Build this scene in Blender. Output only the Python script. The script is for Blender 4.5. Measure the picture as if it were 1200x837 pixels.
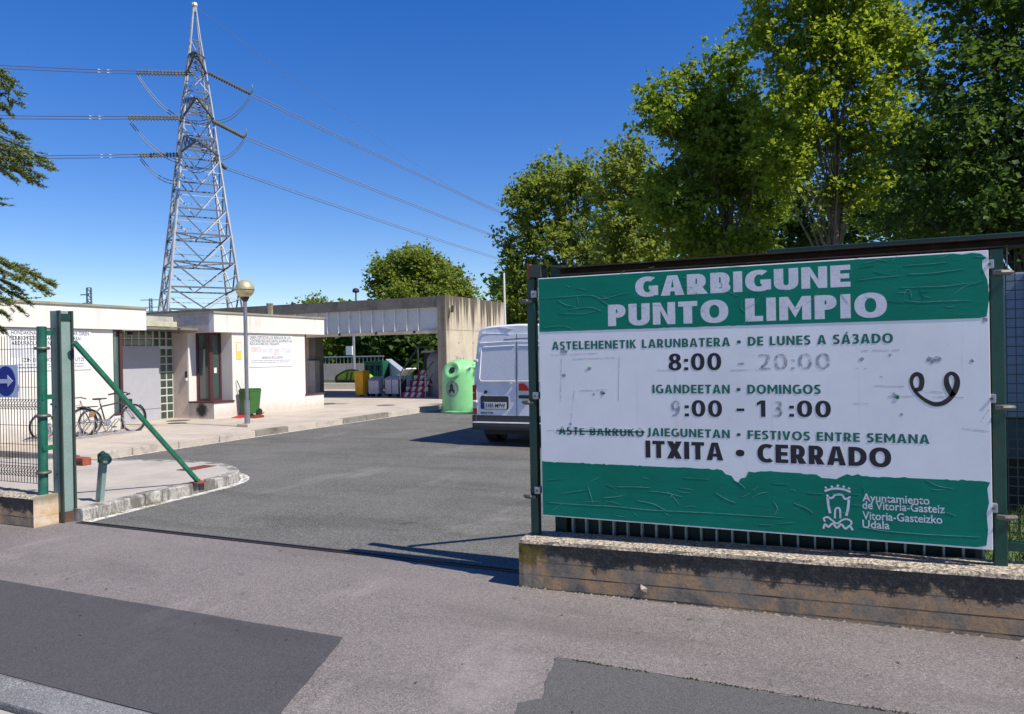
import bpy, bmesh, math, random
import numpy as np
from mathutils import Vector, Matrix, Quaternion
from math import sin, cos, pi, radians, atan, sqrt
random.seed(7); RNG = np.random.default_rng(11)
S = bpy.context.scene
COL = S.collection
for o in list(bpy.data.objects): bpy.data.objects.remove(o)

# ------------------------------------------------------------------ camera
F, YAW, ROLL, HOR, EYE = 883.0, radians(24.4), radians(1.05), 415.4, 1.65
pt = -atan((418.5 - HOR) / F)
FW = Vector((-sin(YAW) * cos(pt), cos(YAW) * cos(pt), sin(pt)))
r0 = Vector((cos(YAW), sin(YAW), 0)); u0 = r0.cross(FW)
RT = r0 * cos(ROLL) - u0 * sin(ROLL); UP = u0 * cos(ROLL) + r0 * sin(ROLL)
cam = bpy.data.cameras.new('camera'); co = bpy.data.objects.new('camera', cam); COL.objects.link(co)
m = Matrix((RT, UP, -FW)).transposed().to_4x4(); m.translation = (0, 0, EYE)
co.matrix_world = m
cam.sensor_width = 36; cam.lens = F / 1200 * 36; cam.clip_start = 0.05; cam.clip_end = 4000
S.camera = co
EYEP = Vector((0, 0, EYE))
def ray(x, y): return FW * F + RT * (x - 600) + UP * (418.5 - y)
def on_y(x, y, Y): d = ray(x, y); return EYEP + d * (Y / d.y)
def on_x(x, y, X): d = ray(x, y); return EYEP + d * (X / d.x)
def on_z(x, y, z=0.0): d = ray(x, y); return EYEP + d * ((z - EYE) / d.z)
def deep(x, y, D): return EYEP + ray(x, y) * (D / F)

# ------------------------------------------------------------------ light
EL, AZ = radians(50.8), radians(-6.5)
sdir = Vector((cos(EL) * cos(AZ), cos(EL) * sin(AZ), sin(EL)))
w = bpy.data.worlds.new('World'); S.world = w; w.use_nodes = True
nt = w.node_tree; bg = nt.nodes['Background']
sky = nt.nodes.new('ShaderNodeTexSky'); sky.sky_type = 'NISHITA'; sky.sun_disc = False
sky.sun_elevation = EL; sky.sun_rotation = pi / 2 - AZ
sky.altitude = 500; sky.air_density = 1.0; sky.dust_density = 0.1; sky.ozone_density = 3.0
gm = nt.nodes.new('ShaderNodeGamma'); gm.inputs[1].default_value = .86; nt.links.new(sky.outputs[0], gm.inputs[0])
hs = nt.nodes.new('ShaderNodeHueSaturation'); hs.inputs['Saturation'].default_value = 1.49; hs.inputs['Hue'].default_value = 0.519
nt.links.new(gm.outputs[0], hs.inputs['Color']); nt.links.new(hs.outputs[0], bg.inputs[0]); bg.inputs[1].default_value = 0.145
sl = bpy.data.lights.new('sun', 'SUN'); sl.energy = 4.8; sl.angle = radians(0.53); sl.color = (1, 0.945, 0.84)
so = bpy.data.objects.new('sun', sl); COL.objects.link(so)
so.rotation_euler = sdir.to_track_quat('Z', 'Y').to_euler(); so.location = sdir * 80
S.view_settings.view_transform = 'Standard'; S.view_settings.look = 'None'
S.view_settings.exposure = 0.36; S.view_settings.gamma = 1; S.view_settings.use_curve_mapping = False
S.cycles.max_bounces = 8; S.cycles.transparent_max_bounces = 12

# ------------------------------------------------------------------ materials
def lin(c):
    return tuple((v / 12.92 if v <= .04045 else ((v + .055) / 1.055) ** 2.4) for v in c)
class N:
    def __init__(s, name):
        s.m = bpy.data.materials.new(name); s.m.use_nodes = True; s.t = s.m.node_tree
        s.b = s.t.nodes['Principled BSDF']; s.tc = s.t.nodes.new('ShaderNodeNewGeometry')
        s.pos = s.tc.outputs['Position']
    def n(s, t, **k):
        x = s.t.nodes.new(t)
        for a, v in k.items(): setattr(x, a, v)
        return x
    def l(s, a, b): s.t.links.new(a, b)
    def scaled(s, sc):
        mp = s.n('ShaderNodeMapping'); mp.inputs['Scale'].default_value = sc; s.l(s.pos, mp.inputs[0]); return mp.outputs[0]
    def noise(s, scale, detail=3, rough=.5, vec=None):
        x = s.n('ShaderNodeTexNoise'); x.inputs['Scale'].default_value = scale
        x.inputs['Detail'].default_value = detail; x.inputs['Roughness'].default_value = rough
        s.l(vec or s.pos, x.inputs['Vector']); return x.outputs['Fac']
    def ramp(s, fac, stops):
        x = s.n('ShaderNodeValToRGB'); cr = x.color_ramp
        while len(cr.elements) < len(stops): cr.elements.new(.5)
        for e, (p, c) in zip(cr.elements, stops):
            e.position = p; e.color = (*c, 1) if len(c) == 3 else c
        s.l(fac, x.inputs[0]); return x.outputs[0]
    def rf(s, fac, a, b):   # smooth 0..1 between a and b
        x = s.n('ShaderNodeMapRange', clamp=True); x.inputs[1].default_value = a; x.inputs[2].default_value = b
        s.l(fac, x.inputs[0]); return x.outputs[0]
    def mix(s, fac, a, b, mode='MIX'):
        x = s.n('ShaderNodeMix', data_type='RGBA', blend_type=mode)
        if isinstance(fac, (int, float)): x.inputs[0].default_value = fac
        else: s.l(fac, x.inputs[0])
        for i, c in ((6, a), (7, b)):
            if isinstance(c, tuple): x.inputs[i].default_value = (*c, 1)
            else: s.l(c, x.inputs[i])
        return x.outputs[2]
    def math(s, op, a, b=None):
        x = s.n('ShaderNodeMath', operation=op)
        for i, c in ((0, a), (1, b)):
            if c is None: continue
            if isinstance(c, (int, float)): x.inputs[i].default_value = c
            else: s.l(c, x.inputs[i])
        return x.outputs[0]
    def axis(s, i):
        x = s.n('ShaderNodeSeparateXYZ'); s.l(s.pos, x.inputs[0]); return x.outputs[i]
    def col(s, c):
        if isinstance(c, tuple): s.b.inputs['Base Color'].default_value = (*c, 1)
        else: s.l(c, s.b.inputs['Base Color'])
    def bump(s, h, strength=.3, dist=.01):
        x = s.n('ShaderNodeBump'); x.inputs['Strength'].default_value = strength; x.inputs['Distance'].default_value = dist
        s.l(h, x.inputs['Height']); s.l(x.outputs[0], s.b.inputs['Normal'])
    def rough(s, v): s.b.inputs['Roughness'].default_value = v

def plain(name, c, rough=.5, metal=0., var=.12, scale=6., grime=None, fine=60, bump=0.):
    """a colour with soft variation, a fine grain and optional grime"""
    k = N(name); c2 = tuple(v * (1 - var) for v in c); c3 = tuple(min(1, v * (1 + var)) for v in c)
    col = k.ramp(k.noise(scale, 4, .6), [(.3, c2), (.7, c3)])
    g = k.noise(fine, 2, .5)
    col = k.mix(k.rf(g, .35, .75), col, k.mix(.18, col, (0, 0, 0)))
    if grime:
        gm = k.rf(k.noise(scale * .7, 6, .7), .56, .72); col = k.mix(k.math('MULTIPLY', gm, .75), col, grime)
    k.col(col); k.rough(rough); k.b.inputs['Metallic'].default_value = metal
    if bump: k.bump(g, bump, .004)
    return k.m

def asphalt(name, base, agg, warm=(1, 1, 1), grain=1.0, patch=.25):
    k = N(name)
    v = k.n('ShaderNodeTexVoronoi'); v.inputs['Scale'].default_value = 170 / grain; k.l(k.pos, v.inputs['Vector'])
    sep = k.n('ShaderNodeSeparateColor'); k.l(v.outputs['Color'], sep.inputs[0])
    stone = k.ramp(sep.outputs[0], [(0, tuple(base * .5 * x for x in warm)), (.45, tuple(base * x for x in warm)), (.85, tuple(agg * x for x in warm)), (1, tuple(agg * 1.35 * x for x in warm))])
    n2 = k.noise(30 / grain, 4, .7)
    c = k.mix(k.rf(n2, .3, .7), k.mix(.22, stone, (0, 0, 0)), stone)
    big = k.noise(.7, 5, .6)
    c = k.mix(k.math('MULTIPLY', k.rf(big, .35, .75), patch), c, tuple(agg * .95 * x for x in warm))
    big2 = k.noise(1.7, 6, .75)
    c = k.mix(k.math('MULTIPLY', k.rf(big2, .6, .75), .35), c, (.03, .03, .03))
    wear = k.noise(1., 5, .65, k.scaled((.35, 1.6, 1))); c = k.mix(k.math('MULTIPLY', k.rf(wear, .50, .66), .38), c, tuple(base * .55 * x for x in warm))
    lite = k.noise(1., 6, .7, k.scaled((1.3, .5, 1))); c = k.mix(k.math('MULTIPLY', k.rf(lite, .56, .72), .35), c, tuple(agg * 1.5 * x for x in warm))
    oil = k.noise(3.1, 3, .5); c = k.mix(k.math('MULTIPLY', k.rf(oil, .70, .76), .45), c, (.025, .024, .024))
    spot = k.noise(9, 2, .4); c = k.mix(k.math('MULTIPLY', k.rf(spot, .74, .79), .5), c, (.02, .02, .02))
    k.col(c); k.rough(.9); k.b.inputs['Specular IOR Level'].default_value = .25
    k.bump(k.math('ADD', sep.outputs[0], n2), .35, .004)
    return k.m

def concrete(name, c, dark=(.09, .085, .075), stain=.4, streak=0., grain=90, rough=.9, top=None):
    """cast concrete; streak>0 adds vertical run-off streaks that hang from height `top`"""
    k = N(name)
    col = k.ramp(k.noise(1.3, 6, .65), [(.3, tuple(v * .8 for v in c)), (.7, tuple(v * 1.12 for v in c))])
    g = k.noise(grain, 3, .6)
    col = k.mix(k.math('MULTIPLY', k.rf(g, .45, .8), .35), col, tuple(v * .5 for v in c))
    st = k.rf(k.noise(2.2, 8, .72), .5, .72); col = k.mix(k.math('MULTIPLY', st, stain), col, dark)
    if streak:
        sv = k.noise(1.0, 4, .6, k.scaled((4.5, 4.5, .12)))
        zz = k.rf(k.axis(2), top - 1.5, top)
        fac = k.math('MULTIPLY', k.rf(k.math('ADD', sv, k.math('MULTIPLY', zz, .27)), .60, .72), streak)
        col = k.mix(fac, col, dark)
    k.col(col); k.rough(rough); k.bump(g, .35, .004); return k.m

M = {}
def rend_mat():
    k = N('white render'); c = k.ramp(k.noise(.9, 6, .65), [(.3, (.68, .64, .59)), (.7, (.74, .70, .65))])
    st = k.noise(1., 5, .65, k.scaled((3.2, 3.2, .22))); hi = k.rf(k.axis(2), 2.3, 2.9)
    c = k.mix(k.math('MULTIPLY', k.rf(k.math('ADD', st, k.math('MULTIPLY', hi, .06)), .60, .74), .35), c, (.36, .33, .29))
    lo = k.rf(k.math('ADD', k.axis(2), k.math('MULTIPLY', k.noise(5, 5, .7), -.5)), .25, -.05); c = k.mix(k.math('MULTIPLY', lo, .55), c, (.40, .35, .29))
    sp = k.noise(11, 6, .75); c = k.mix(k.math('MULTIPLY', k.rf(sp, .66, .76), .25), c, (.45, .41, .36))
    k.col(c); k.rough(.9); k.bump(k.noise(60, 3), .15, .004); return k.m
M['yard'] = asphalt('yard asphalt', .095, .20, (1.06, 1.02, .92), 1.3, .55)
M['path'] = asphalt('path asphalt', .16, .25, (1.12, .98, .92), .9, .45)
M['patch'] = asphalt('dark patch asphalt', .078, .10, (1.04, .99, 1.03), .6, .25)
M['patch2'] = asphalt('grey patch asphalt', .105, .135, (1.04, 1.0, .96), .6, .3)
M['road'] = concrete('gutter concrete', (.40, .36, .31))
M['kerb'] = asphalt('granite kerb', .17, .30, (1, .99, .98), .9, .3)
M['slab'] = concrete('pale paving', (.50, .43, .35), dark=(.22, .18, .14), stain=.16, grain=40)
M['slab2'] = concrete('pale paving b', (.47, .42, .36), dark=(.2, .18, .15), stain=.2, grain=40)
def kerb_paint():
    k = N('painted kerb'); c = k.ramp(k.noise(4, 6, .7), [(.3, (.36, .33, .29)), (.7, (.56, .53, .49))])
    v = k.noise(1., 6, .75, k.scaled((5, 5, 1.2))); c = k.mix(k.math('MULTIPLY', k.rf(v, .45, .56), .88), c, (.10, .09, .08))
    g = k.noise(34, 6, .8); c = k.mix(k.math('MULTIPLY', k.rf(g, .50, .60), .65), c, (.12, .105, .09)); k.col(c); k.rough(.9); k.bump(g, .5, .005); return k.m
M['kerbpaint'] = kerb_paint()
M['fkerb'] = concrete('far kerb', (.48, .42, .35), dark=(.10, .09, .08), stain=.75)
M['fkerbd'] = concrete('dark far kerb', (.24, .215, .18), dark=(.07, .065, .06), stain=.8)
M['coping'] = concrete('coping', (.33, .30, .22), dark=(.1, .1, .06), stain=.5)
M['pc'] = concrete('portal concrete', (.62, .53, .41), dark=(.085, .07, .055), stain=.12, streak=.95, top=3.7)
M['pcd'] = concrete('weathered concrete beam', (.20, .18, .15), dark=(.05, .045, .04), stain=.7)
M['pcw'] = concrete('brown concrete', (.66, .53, .36), dark=(.14, .11, .08), stain=.3)
M['pillar'] = concrete('weathered pillar', (.30, .25, .19), dark=(.09, .08, .06), stain=.5, streak=.6, top=3.9)
M['rend'] = rend_mat()
M['rendg'] = concrete('stained render', (.50, .46, .42), dark=(.12, .11, .10), stain=.6)
M['rend2'] = concrete('alcove render', (.66, .56, .49), dark=(.25, .21, .18), stain=.15)
M['frame'] = plain('maroon window frame', (.085, .03, .035), .45)
M['door'] = plain('grey steel door', (.42, .42, .46), .5, var=.04)
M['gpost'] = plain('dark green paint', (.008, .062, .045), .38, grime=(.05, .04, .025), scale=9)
M['gdark'] = plain('dark green rail', (.010, .045, .032), .5, grime=(.02, .02, .02), scale=9)
M['gstrut'] = plain('bright green paint', (.014, .15, .085), .45, var=.3, grime=(.02, .09, .06), scale=14)
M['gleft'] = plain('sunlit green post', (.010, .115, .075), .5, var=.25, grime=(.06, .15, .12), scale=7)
M['gfade'] = plain('faded green paint', (.215, .30, .265), .6, grime=(.10, .28, .21), scale=3.5)
M['gfade2'] = plain('dark flange', (.035, .05, .04), .6)
M['wire'] = plain('dark wire', (.012, .022, .02), .5)
M['galv'] = plain('galvanised steel', (.42, .43, .45), .42, metal=.55, var=.15, scale=25)
M['galvd'] = plain('dull bracket', (.16, .15, .13), .55, metal=.4, var=.3, scale=40)
M['rust'] = plain('rusty steel', (.11, .055, .035), .85, var=.4, scale=12, grime=(.03, .025, .02), bump=.2)
M['rustdark'] = plain('dark rusted rail', (.045, .030, .024), .8, var=.4, scale=12, grime=(.09, .045, .03))
M['rustr'] = plain('red rust', (.28, .07, .04), .9, var=.4, scale=30)
M['steel'] = plain('lamp post grey', (.25, .26, .28), .5, metal=.4)
M['black'] = plain('black rubber', (.015, .015, .016), .6)
M['vwhite'] = plain('van paint', (.80, .80, .83), .22, var=.015, scale=1.5, fine=4)
M['vplast'] = plain('grey bumper plastic', (.035, .037, .042), .55)
M['red'] = plain('red lens', (.42, .01, .015), .15)
M['clear'] = plain('pale lens', (.55, .5, .5), .15)
M['blue'] = plain('sign blue', (.004, .028, .26), .8, var=.03)
M['signback'] = plain('sign pale', (.52, .58, .75), .5, var=.04)
M['yellow'] = plain('yellow bin', (.85, .42, .01), .45)
M['binw'] = plain('pale grey bin', (.55, .54, .58), .6, grime=(.3, .3, .33))
M['bind'] = plain('dark bin', (.03, .032, .04), .6)
M['lime'] = plain('lime green', (.24, .50, .05), .5)
M['skip'] = plain('skip green', (.008, .11, .055), .5, grime=(.02, .08, .05))
M['iglu'] = plain('light green container', (.27, .66, .27), .42, var=.06, scale=2)
M['grbin'] = plain('wheelie green', (.04, .135, .028), .5)
M['greyc'] = plain('grey container', (.28, .28, .30), .6)
M['wpaint'] = plain('white paint', (.78, .77, .74), .55, var=.05)
M['hazred'] = plain('hazard red', (.50, .02, .045), .5)
M['bark'] = plain('bark', (.17, .14, .105), .9, var=.4, scale=7, bump=.4)
M['barkd'] = plain('dark bark', (.055, .043, .035), .9, var=.4, scale=9)
M['lattice'] = plain('pylon steel', (.50, .50, .52), .5, metal=.15, var=.2, scale=1)
M['latd'] = plain('pylon bracing', (.15, .155, .17), .6, metal=.3, var=.2, scale=1)
M['insul'] = plain('insulator glass', (.16, .14, .09), .25, var=.2, scale=2)
M['cable'] = plain('aluminium cable', (.30, .30, .32), .5, metal=.4)
M['grass'] = plain('grass', (.085, .13, .03), .95, var=.45, scale=3)
M['earth'] = plain('far ground', (.10, .11, .05), 1, var=.4, scale=.2)
M['bluec'] = plain('pale blue steel', (.19, .24, .30), .5, var=.05)
M['board'] = None

def globe_mat():
    k = N('brass globe'); k.col((.60, .52, .30)); k.b.inputs['Metallic'].default_value = .45; k.rough(.38); return k.m
M['globe'] = globe_mat()
def glass_mat(name, c, rough=.04):
    k = N(name); k.col(k.ramp(k.noise(2, 3), [(.3, tuple(v * .6 for v in c)), (.7, c)])); k.rough(rough)
    k.b.inputs['Specular IOR Level'].default_value = .9; k.b.inputs['Coat Weight'].default_value = .4; return k.m
M['glass'] = glass_mat('dark window glass', (.05, .085, .075))
M['glassg'] = glass_mat('green window glass', (.09, .17, .15))
M['gblock'] = glass_mat('glass block', (.055, .085, .06), .18)
M['mortar'] = plain('block joint', (.55, .55, .52), .7)

def sign_white():
    k = N('weathered white sheet')
    c = k.ramp(k.noise(2.5, 5, .6), [(.3, (.78, .77, .765)), (.7, (.88, .87, .86))])
    sc = k.rf(k.noise(1., 6, .75, k.scaled((3, 3, 60))), .66, .72)
    c = k.mix(k.math('MULTIPLY', sc, .35), c, (.30, .30, .33))
    sm = k.rf(k.noise(7, 6, .8), .62, .78); c = k.mix(k.math('MULTIPLY', sm, .3), c, (.32, .32, .36))
    dr = k.rf(k.noise(1., 5, .7, k.scaled((25, 25, 1.2))), .62, .75); c = k.mix(k.math('MULTIPLY', dr, .18), c, (.3, .3, .32))
    k.col(c); k.rough(.45); k.bump(k.noise(5, 4), .15, .004); return k.m
def sign_green():
    k = N('faded green vinyl')
    c = k.ramp(k.noise(3, 5, .6), [(.3, (.001, .17, .105)), (.7, (.002, .215, .14))])
    sc = k.rf(k.noise(1., 6, .75, k.scaled((4, 4, 45))), .66, .73)
    c = k.mix(k.math('MULTIPLY', sc, .4), c, (.05, .33, .25))
    k.col(c); k.rough(.6); k.b.inputs['Specular IOR Level'].default_value = .2
    k.bump(k.noise(1., 5, .65, k.scaled((5, 5, 16))), .22, .008); return k.m
M['swhite'] = sign_white(); M['sgreen'] = sign_green()
M['ink'] = plain('black vinyl', (.012, .012, .018), .5, var=.05)
M['gink'] = plain('green vinyl', (.002, .15, .09), .5, var=.1, scale=20)
M['wink'] = plain('white vinyl', (.72, .72, .76), .45, var=.05, scale=9, grime=(.45, .5, .52))
M['crease'] = plain('pale vinyl crack', (.13, .40, .31), .5, var=.3, scale=30)
def ghost():
    k = N('glue residue'); n = k.noise(60, 4, .7)
    k.col(k.ramp(n, [(.35, (.20, .20, .23)), (.65, (.52, .52, .57))])); k.rough(.7)
    a = k.rf(k.noise(35, 4, .8), .40, .56); k.l(a, k.b.inputs['Alpha']); return k.m
M['ghost'] = ghost()
def ghostfill():
    k = N('faint glue residue'); k.col((.45, .45, .5)); k.rough(.6)
    a = k.math('MULTIPLY', k.rf(k.noise(55, 5, .8), .42, .62), .5); k.l(a, k.b.inputs['Alpha']); return k.m
M['ghostf'] = ghostfill()

def wall_mat(name, base_z, x0, zt, slope):
    k = N(name); z = k.axis(2); x = k.axis(0); y = k.axis(1)
    zr = k.math('SUBTRACT', z, k.math('MULTIPLY', k.math('SUBTRACT', x, x0), slope))
    n = k.noise(9, 8, .75); n2 = k.noise(2.3, 5, .6)
    body = k.ramp(k.noise(2.6, 8, .68), [(.3, (.12, .11, .10)), (.42, (.30, .24, .17)), (.5, (.50, .31, .16)), (.57, (.33, .26, .18)), (.72, (.16, .155, .145))])
    pit = k.noise(38, 4, .7); body = k.mix(k.math('MULTIPLY', k.rf(pit, .60, .68), .7), body, (.07, .06, .05)); body = k.mix(k.math('MULTIPLY', k.rf(k.noise(5.5, 8, .8), .55, .66), .6), body, (.13, .12, .10))
    body = k.mix(k.math('MULTIPLY', k.rf(k.noise(70, 3, .6), .5, .8), .4), body, (.12, .1, .08))
    # board marks
    wv = k.math('FRACT', k.math('MULTIPLY', zr, 11.0)); line = k.math('LESS_THAN', k.math('ADD', wv, k.math('MULTIPLY', k.noise(14, 3), .06)), .13)
    body = k.mix(k.math('MULTIPLY', line, k.rf(n2, .35, .6)), body, (.06, .05, .04))
    zz = k.math('ADD', zr, k.math('MULTIPLY', k.math('SUBTRACT', k.noise(17, 9, .8), .5), .30))
    zz = k.math('ADD', zz, k.math('MULTIPLY', k.math('SUBTRACT', n2, .5), .26))
    blk = k.rf(zz, zt - .15, zt - .115)
    soot = k.ramp(k.noise(34, 9, .88), [(.38, (.012, .012, .012)), (.54, (.042, .042, .039)), (.66, (.13, .125, .11)), (.8, (.28, .26, .22))])
    c = k.mix(blk, body, soot)
    moss = k.math('MULTIPLY', k.math('MULTIPLY', k.rf(k.noise(8, 6, .7), .42, .50), k.rf(k.math('ADD', x, k.math('MULTIPLY', n, .12)), x0 + .30, x0 + .22)), k.rf(zr, zt - .20, zt - .15)); c = k.mix(k.math('MULTIPLY', moss, .85), c, (.17, .12, .012))
    up = k.n('ShaderNodeSeparateXYZ'); k.l(k.tc.outputs['Normal'], up.inputs[0])
    topf = k.rf(up.outputs[2], .5, .8)
    peb = k.ramp(k.noise(48, 6, .85), [(.40, (.045, .035, .03)), (.5, (.34, .28, .21)), (.60, (.80, .68, .52))])
    c = k.mix(topf, c, peb)
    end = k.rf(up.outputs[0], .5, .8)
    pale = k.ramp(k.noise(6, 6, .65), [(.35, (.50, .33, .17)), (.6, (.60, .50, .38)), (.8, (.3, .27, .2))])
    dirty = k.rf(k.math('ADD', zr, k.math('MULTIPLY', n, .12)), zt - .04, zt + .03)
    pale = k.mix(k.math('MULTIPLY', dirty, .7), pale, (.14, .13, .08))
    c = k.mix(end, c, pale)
    k.col(c); k.rough(.95)
    h = k.math('ADD', k.noise(40, 6, .75), k.math('MULTIPLY', line, -.6)); k.bump(h, .7, .008)
    return k.m
M['lowwall'] = wall_mat('board marked wall', 0, -2.19, .333, .0195)
M['pier'] = wall_mat('board marked pier', 0, -30, .30, 0.0)

# ------------------------------------------------------------------ geometry helpers
class G:
    """collects verts/faces in world coordinates"""
    def __init__(s): s.v = []; s.f = []; s.mi = []; s.cur = 0
    def add(s, vs, fs):
        n = len(s.v); s.v += [tuple(p) for p in vs]; s.f += [tuple(i + n for i in f) for f in fs]; s.mi += [s.cur] * len(fs); return s
    def box(s, x0, x1, y0, y1, z0, z1, bev=0.):
        if x0 > x1: x0, x1 = x1, x0
        if y0 > y1: y0, y1 = y1, y0
        if z0 > z1: z0, z1 = z1, z0
        if not bev:
            vs = [(x, y, z) for x in (x0, x1) for y in (y0, y1) for z in (z0, z1)]
            return s.add(vs, [(0, 1, 3, 2), (4, 6, 7, 5), (0, 4, 5, 1), (2, 3, 7, 6), (0, 2, 6, 4), (1, 5, 7, 3)])
        bm = bmesh.new(); bmesh.ops.create_cube(bm, size=1)
        for v in bm.verts: v.co = Vector(((x0 + x1) / 2 + v.co.x * (x1 - x0), (y0 + y1) / 2 + v.co.y * (y1 - y0), (z0 + z1) / 2 + v.co.z * (z1 - z0)))
        bmesh.ops.bevel(bm, geom=list(bm.edges), offset=bev, segments=2, affect='EDGES', profile=.6)
        bm.verts.index_update(); s.add([v.co[:] for v in bm.verts], [[v.index for v in f.verts] for f in bm.faces]); bm.free(); return s
    def beam(s, a, b, wd, ht, up=(0, 0, 1)):
        a = Vector(a); b = Vector(b); d = (b - a).normalized(); u = Vector(up)
        if abs(d.dot(u)) > .98: u = Vector((0, 1, 0))
        x = d.cross(u).normalized() * wd / 2; z = x.cross(d).normalized() * ht / 2
        vs = [p + sx * x + sz * z for p in (a, b) for sx in (-1, 1) for sz in (-1, 1)]
        return s.add(vs, [(0, 1, 3, 2), (4, 6, 7, 5), (0, 4, 5, 1), (2, 3, 7, 6), (0, 2, 6, 4), (1, 5, 7, 3)])
    def tube(s, pts, r, n=8, cap=True):
        pts = [Vector(p) for p in pts]; rr = r if isinstance(r, (list, tuple)) else [r] * len(pts)
        vs = []; fs = []; ref = None
        for i, p in enumerate(pts):
            d = (pts[min(i + 1, len(pts) - 1)] - pts[max(i - 1, 0)]).normalized()
            if ref is None or abs(d.dot(ref)) > .99: ref = Vector((0, 0, 1)) if abs(d.z) < .9 else Vector((1, 0, 0))
            x = d.cross(ref).normalized(); y = d.cross(x).normalized(); ref = -y if False else ref
            for k in range(n):
                a = 2 * pi * k / n; vs.append(p + (x * cos(a) + y * sin(a)) * rr[i])
        for i in range(len(pts) - 1):
            for k in range(n): fs.append((i * n + k, i * n + (k + 1) % n, (i + 1) * n + (k + 1) % n, (i + 1) * n + k))
        if cap: fs.append(tuple(range(n))[::-1]); fs.append(tuple(range((len(pts) - 1) * n, len(pts) * n)))
        return s.add(vs, fs)
    def lathe(s, prof, c, n=32, axis=(0, 0, 1)):
        q = Vector((0, 0, 1)).rotation_difference(Vector(axis)); c = Vector(c); vs = []; fs = []
        for (r, z) in prof:
            for k in range(n):
                a = 2 * pi * k / n; vs.append(c + q @ Vector((max(r, 1e-4) * cos(a), max(r, 1e-4) * sin(a), z)))
        for i in range(len(prof) - 1):
            for k in range(n): fs.append((i * n + k, i * n + (k + 1) % n, (i + 1) * n + (k + 1) % n, (i + 1) * n + k))
        return s.add(vs, fs)
    def torus(s, c, R, r, axis=(1, 0, 0), n=36, m_=8, a0=0, a1=2 * pi):
        q = Vector((0, 0, 1)).rotation_difference(Vector(axis)); c = Vector(c); full = abs(a1 - a0 - 2 * pi) < 1e-6
        k = n if full else n + 1
        pts = [c + q @ Vector((R * cos(a0 + (a1 - a0) * i / n), R * sin(a0 + (a1 - a0) * i / n), 0)) for i in range(k)]
        vs = []; fs = []; ax = q @ Vector((0, 0, 1))
        for i, p in enumerate(pts):
            rd = (p - c).normalized()
            for j in range(m_):
                b = 2 * pi * j / m_; vs.append(p + rd * r * cos(b) + ax * r * sin(b))
        for i in range(k if full else k - 1):
            for j in range(m_): fs.append((i * m_ + j, i * m_ + (j + 1) % m_, ((i + 1) % k) * m_ + (j + 1) % m_, ((i + 1) % k) * m_ + j))
        return s.add(vs, fs)
    def prism(s, poly, z0, z1, at=None):
        """poly of (x,y) extruded z0..z1; at maps (a,b,c)->world"""
        f = at or (lambda a, b, c: (a, b, c)); n = len(poly)
        vs = [f(x, y, z0) for x, y in poly] + [f(x, y, z1) for x, y in poly]
        fs = [tuple(range(n))[::-1], tuple(range(n, 2 * n))] + [(i, (i + 1) % n, n + (i + 1) % n, n + i) for i in range(n)]
        return s.add(vs, fs)
    def obj(s, name, mat, parent=None, smooth=False, kind=None, label=None):
        me = bpy.data.meshes.new(name); off = Vector((0, 0, 0)); p = parent
        while p is not None: off += p.location; p = p.parent
        me.from_pydata([tuple(Vector(v) - off) for v in s.v], [], s.f)
        mats = mat if isinstance(mat, (list, tuple)) else [mat]
        for mm in mats: me.materials.append(mm)
        if len(mats) > 1: me.polygons.foreach_set('material_index', s.mi)
        bm = bmesh.new(); bm.from_mesh(me); bmesh.ops.recalc_face_normals(bm, faces=bm.faces); bm.to_mesh(me); bm.free()
        if smooth:
            me.polygons.foreach_set('use_smooth', [True] * len(me.polygons))
            try: me.set_sharp_from_angle(angle=radians(38))
            except Exception: pass
        o = bpy.data.objects.new(name, me); COL.objects.link(o)
        if parent: o.parent = parent
        if kind: o['kind'] = kind
        if label: o['label'] = label
        return o
def thing(name, label, cat, loc=(0, 0, 0), group=None):
    o = bpy.data.objects.new(name, None); COL.objects.link(o); o.location = loc; o.empty_display_size = .2
    o['label'] = label; o['category'] = cat
    if group: o['group'] = group
    return o
def tag(o, label, cat, group=None):
    o['label'] = label; o['category'] = cat
    if group: o['group'] = group
    return o
def copy_tree(o, parent=None):
    c = o.copy(); COL.objects.link(c); c.parent = parent
    for ch in list(o.children): copy_tree(ch, c)
    return c
def text_mesh(name, body, mat, parent, place, w_target=None, h=1.0, bold=0.0, align='LEFT', outline=False, spacing=1.0, cond=None):
    """lettering built in a plane; place(a,b,c) maps text x, text y, depth to world"""
    cu = bpy.data.curves.new('lettering', 'FONT'); cu.body = body; cu.size = 1.0; cu.offset = bold; cu.space_character = spacing
    cu.resolution_u = 3
    if outline: cu.fill_mode = 'NONE'; cu.bevel_depth = outline; cu.bevel_resolution = 0
    ob = bpy.data.objects.new('tmp', cu); COL.objects.link(ob)
    dg = bpy.context.evaluated_depsgraph_get(); me = bpy.data.meshes.new_from_object(ob.evaluated_get(dg))
    bpy.data.objects.remove(ob)
    vs = np.array([v.co[:] for v in me.vertices]); bpy.data.curves.remove(cu)
    me.name = name
    x0, x1 = vs[:, 0].min(), vs[:, 0].max(); cap = CAP
    sy = h / cap; sx = sy if w_target is None else w_target / (x1 - x0)
    off = Vector((0, 0, 0)); p = parent
    while p is not None: off += p.location; p = p.parent
    for v in me.vertices:
        P = Vector(place((v.co.x - x0) * sx, v.co.y * sy, v.co.z * sy if outline else 0)) - off; v.co = P
    me.materials.clear(); me.materials.append(mat)
    o = bpy.data.objects.new(name, me); COL.objects.link(o); o.parent = parent; o['kind'] = 'stuff'
    return o
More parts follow.
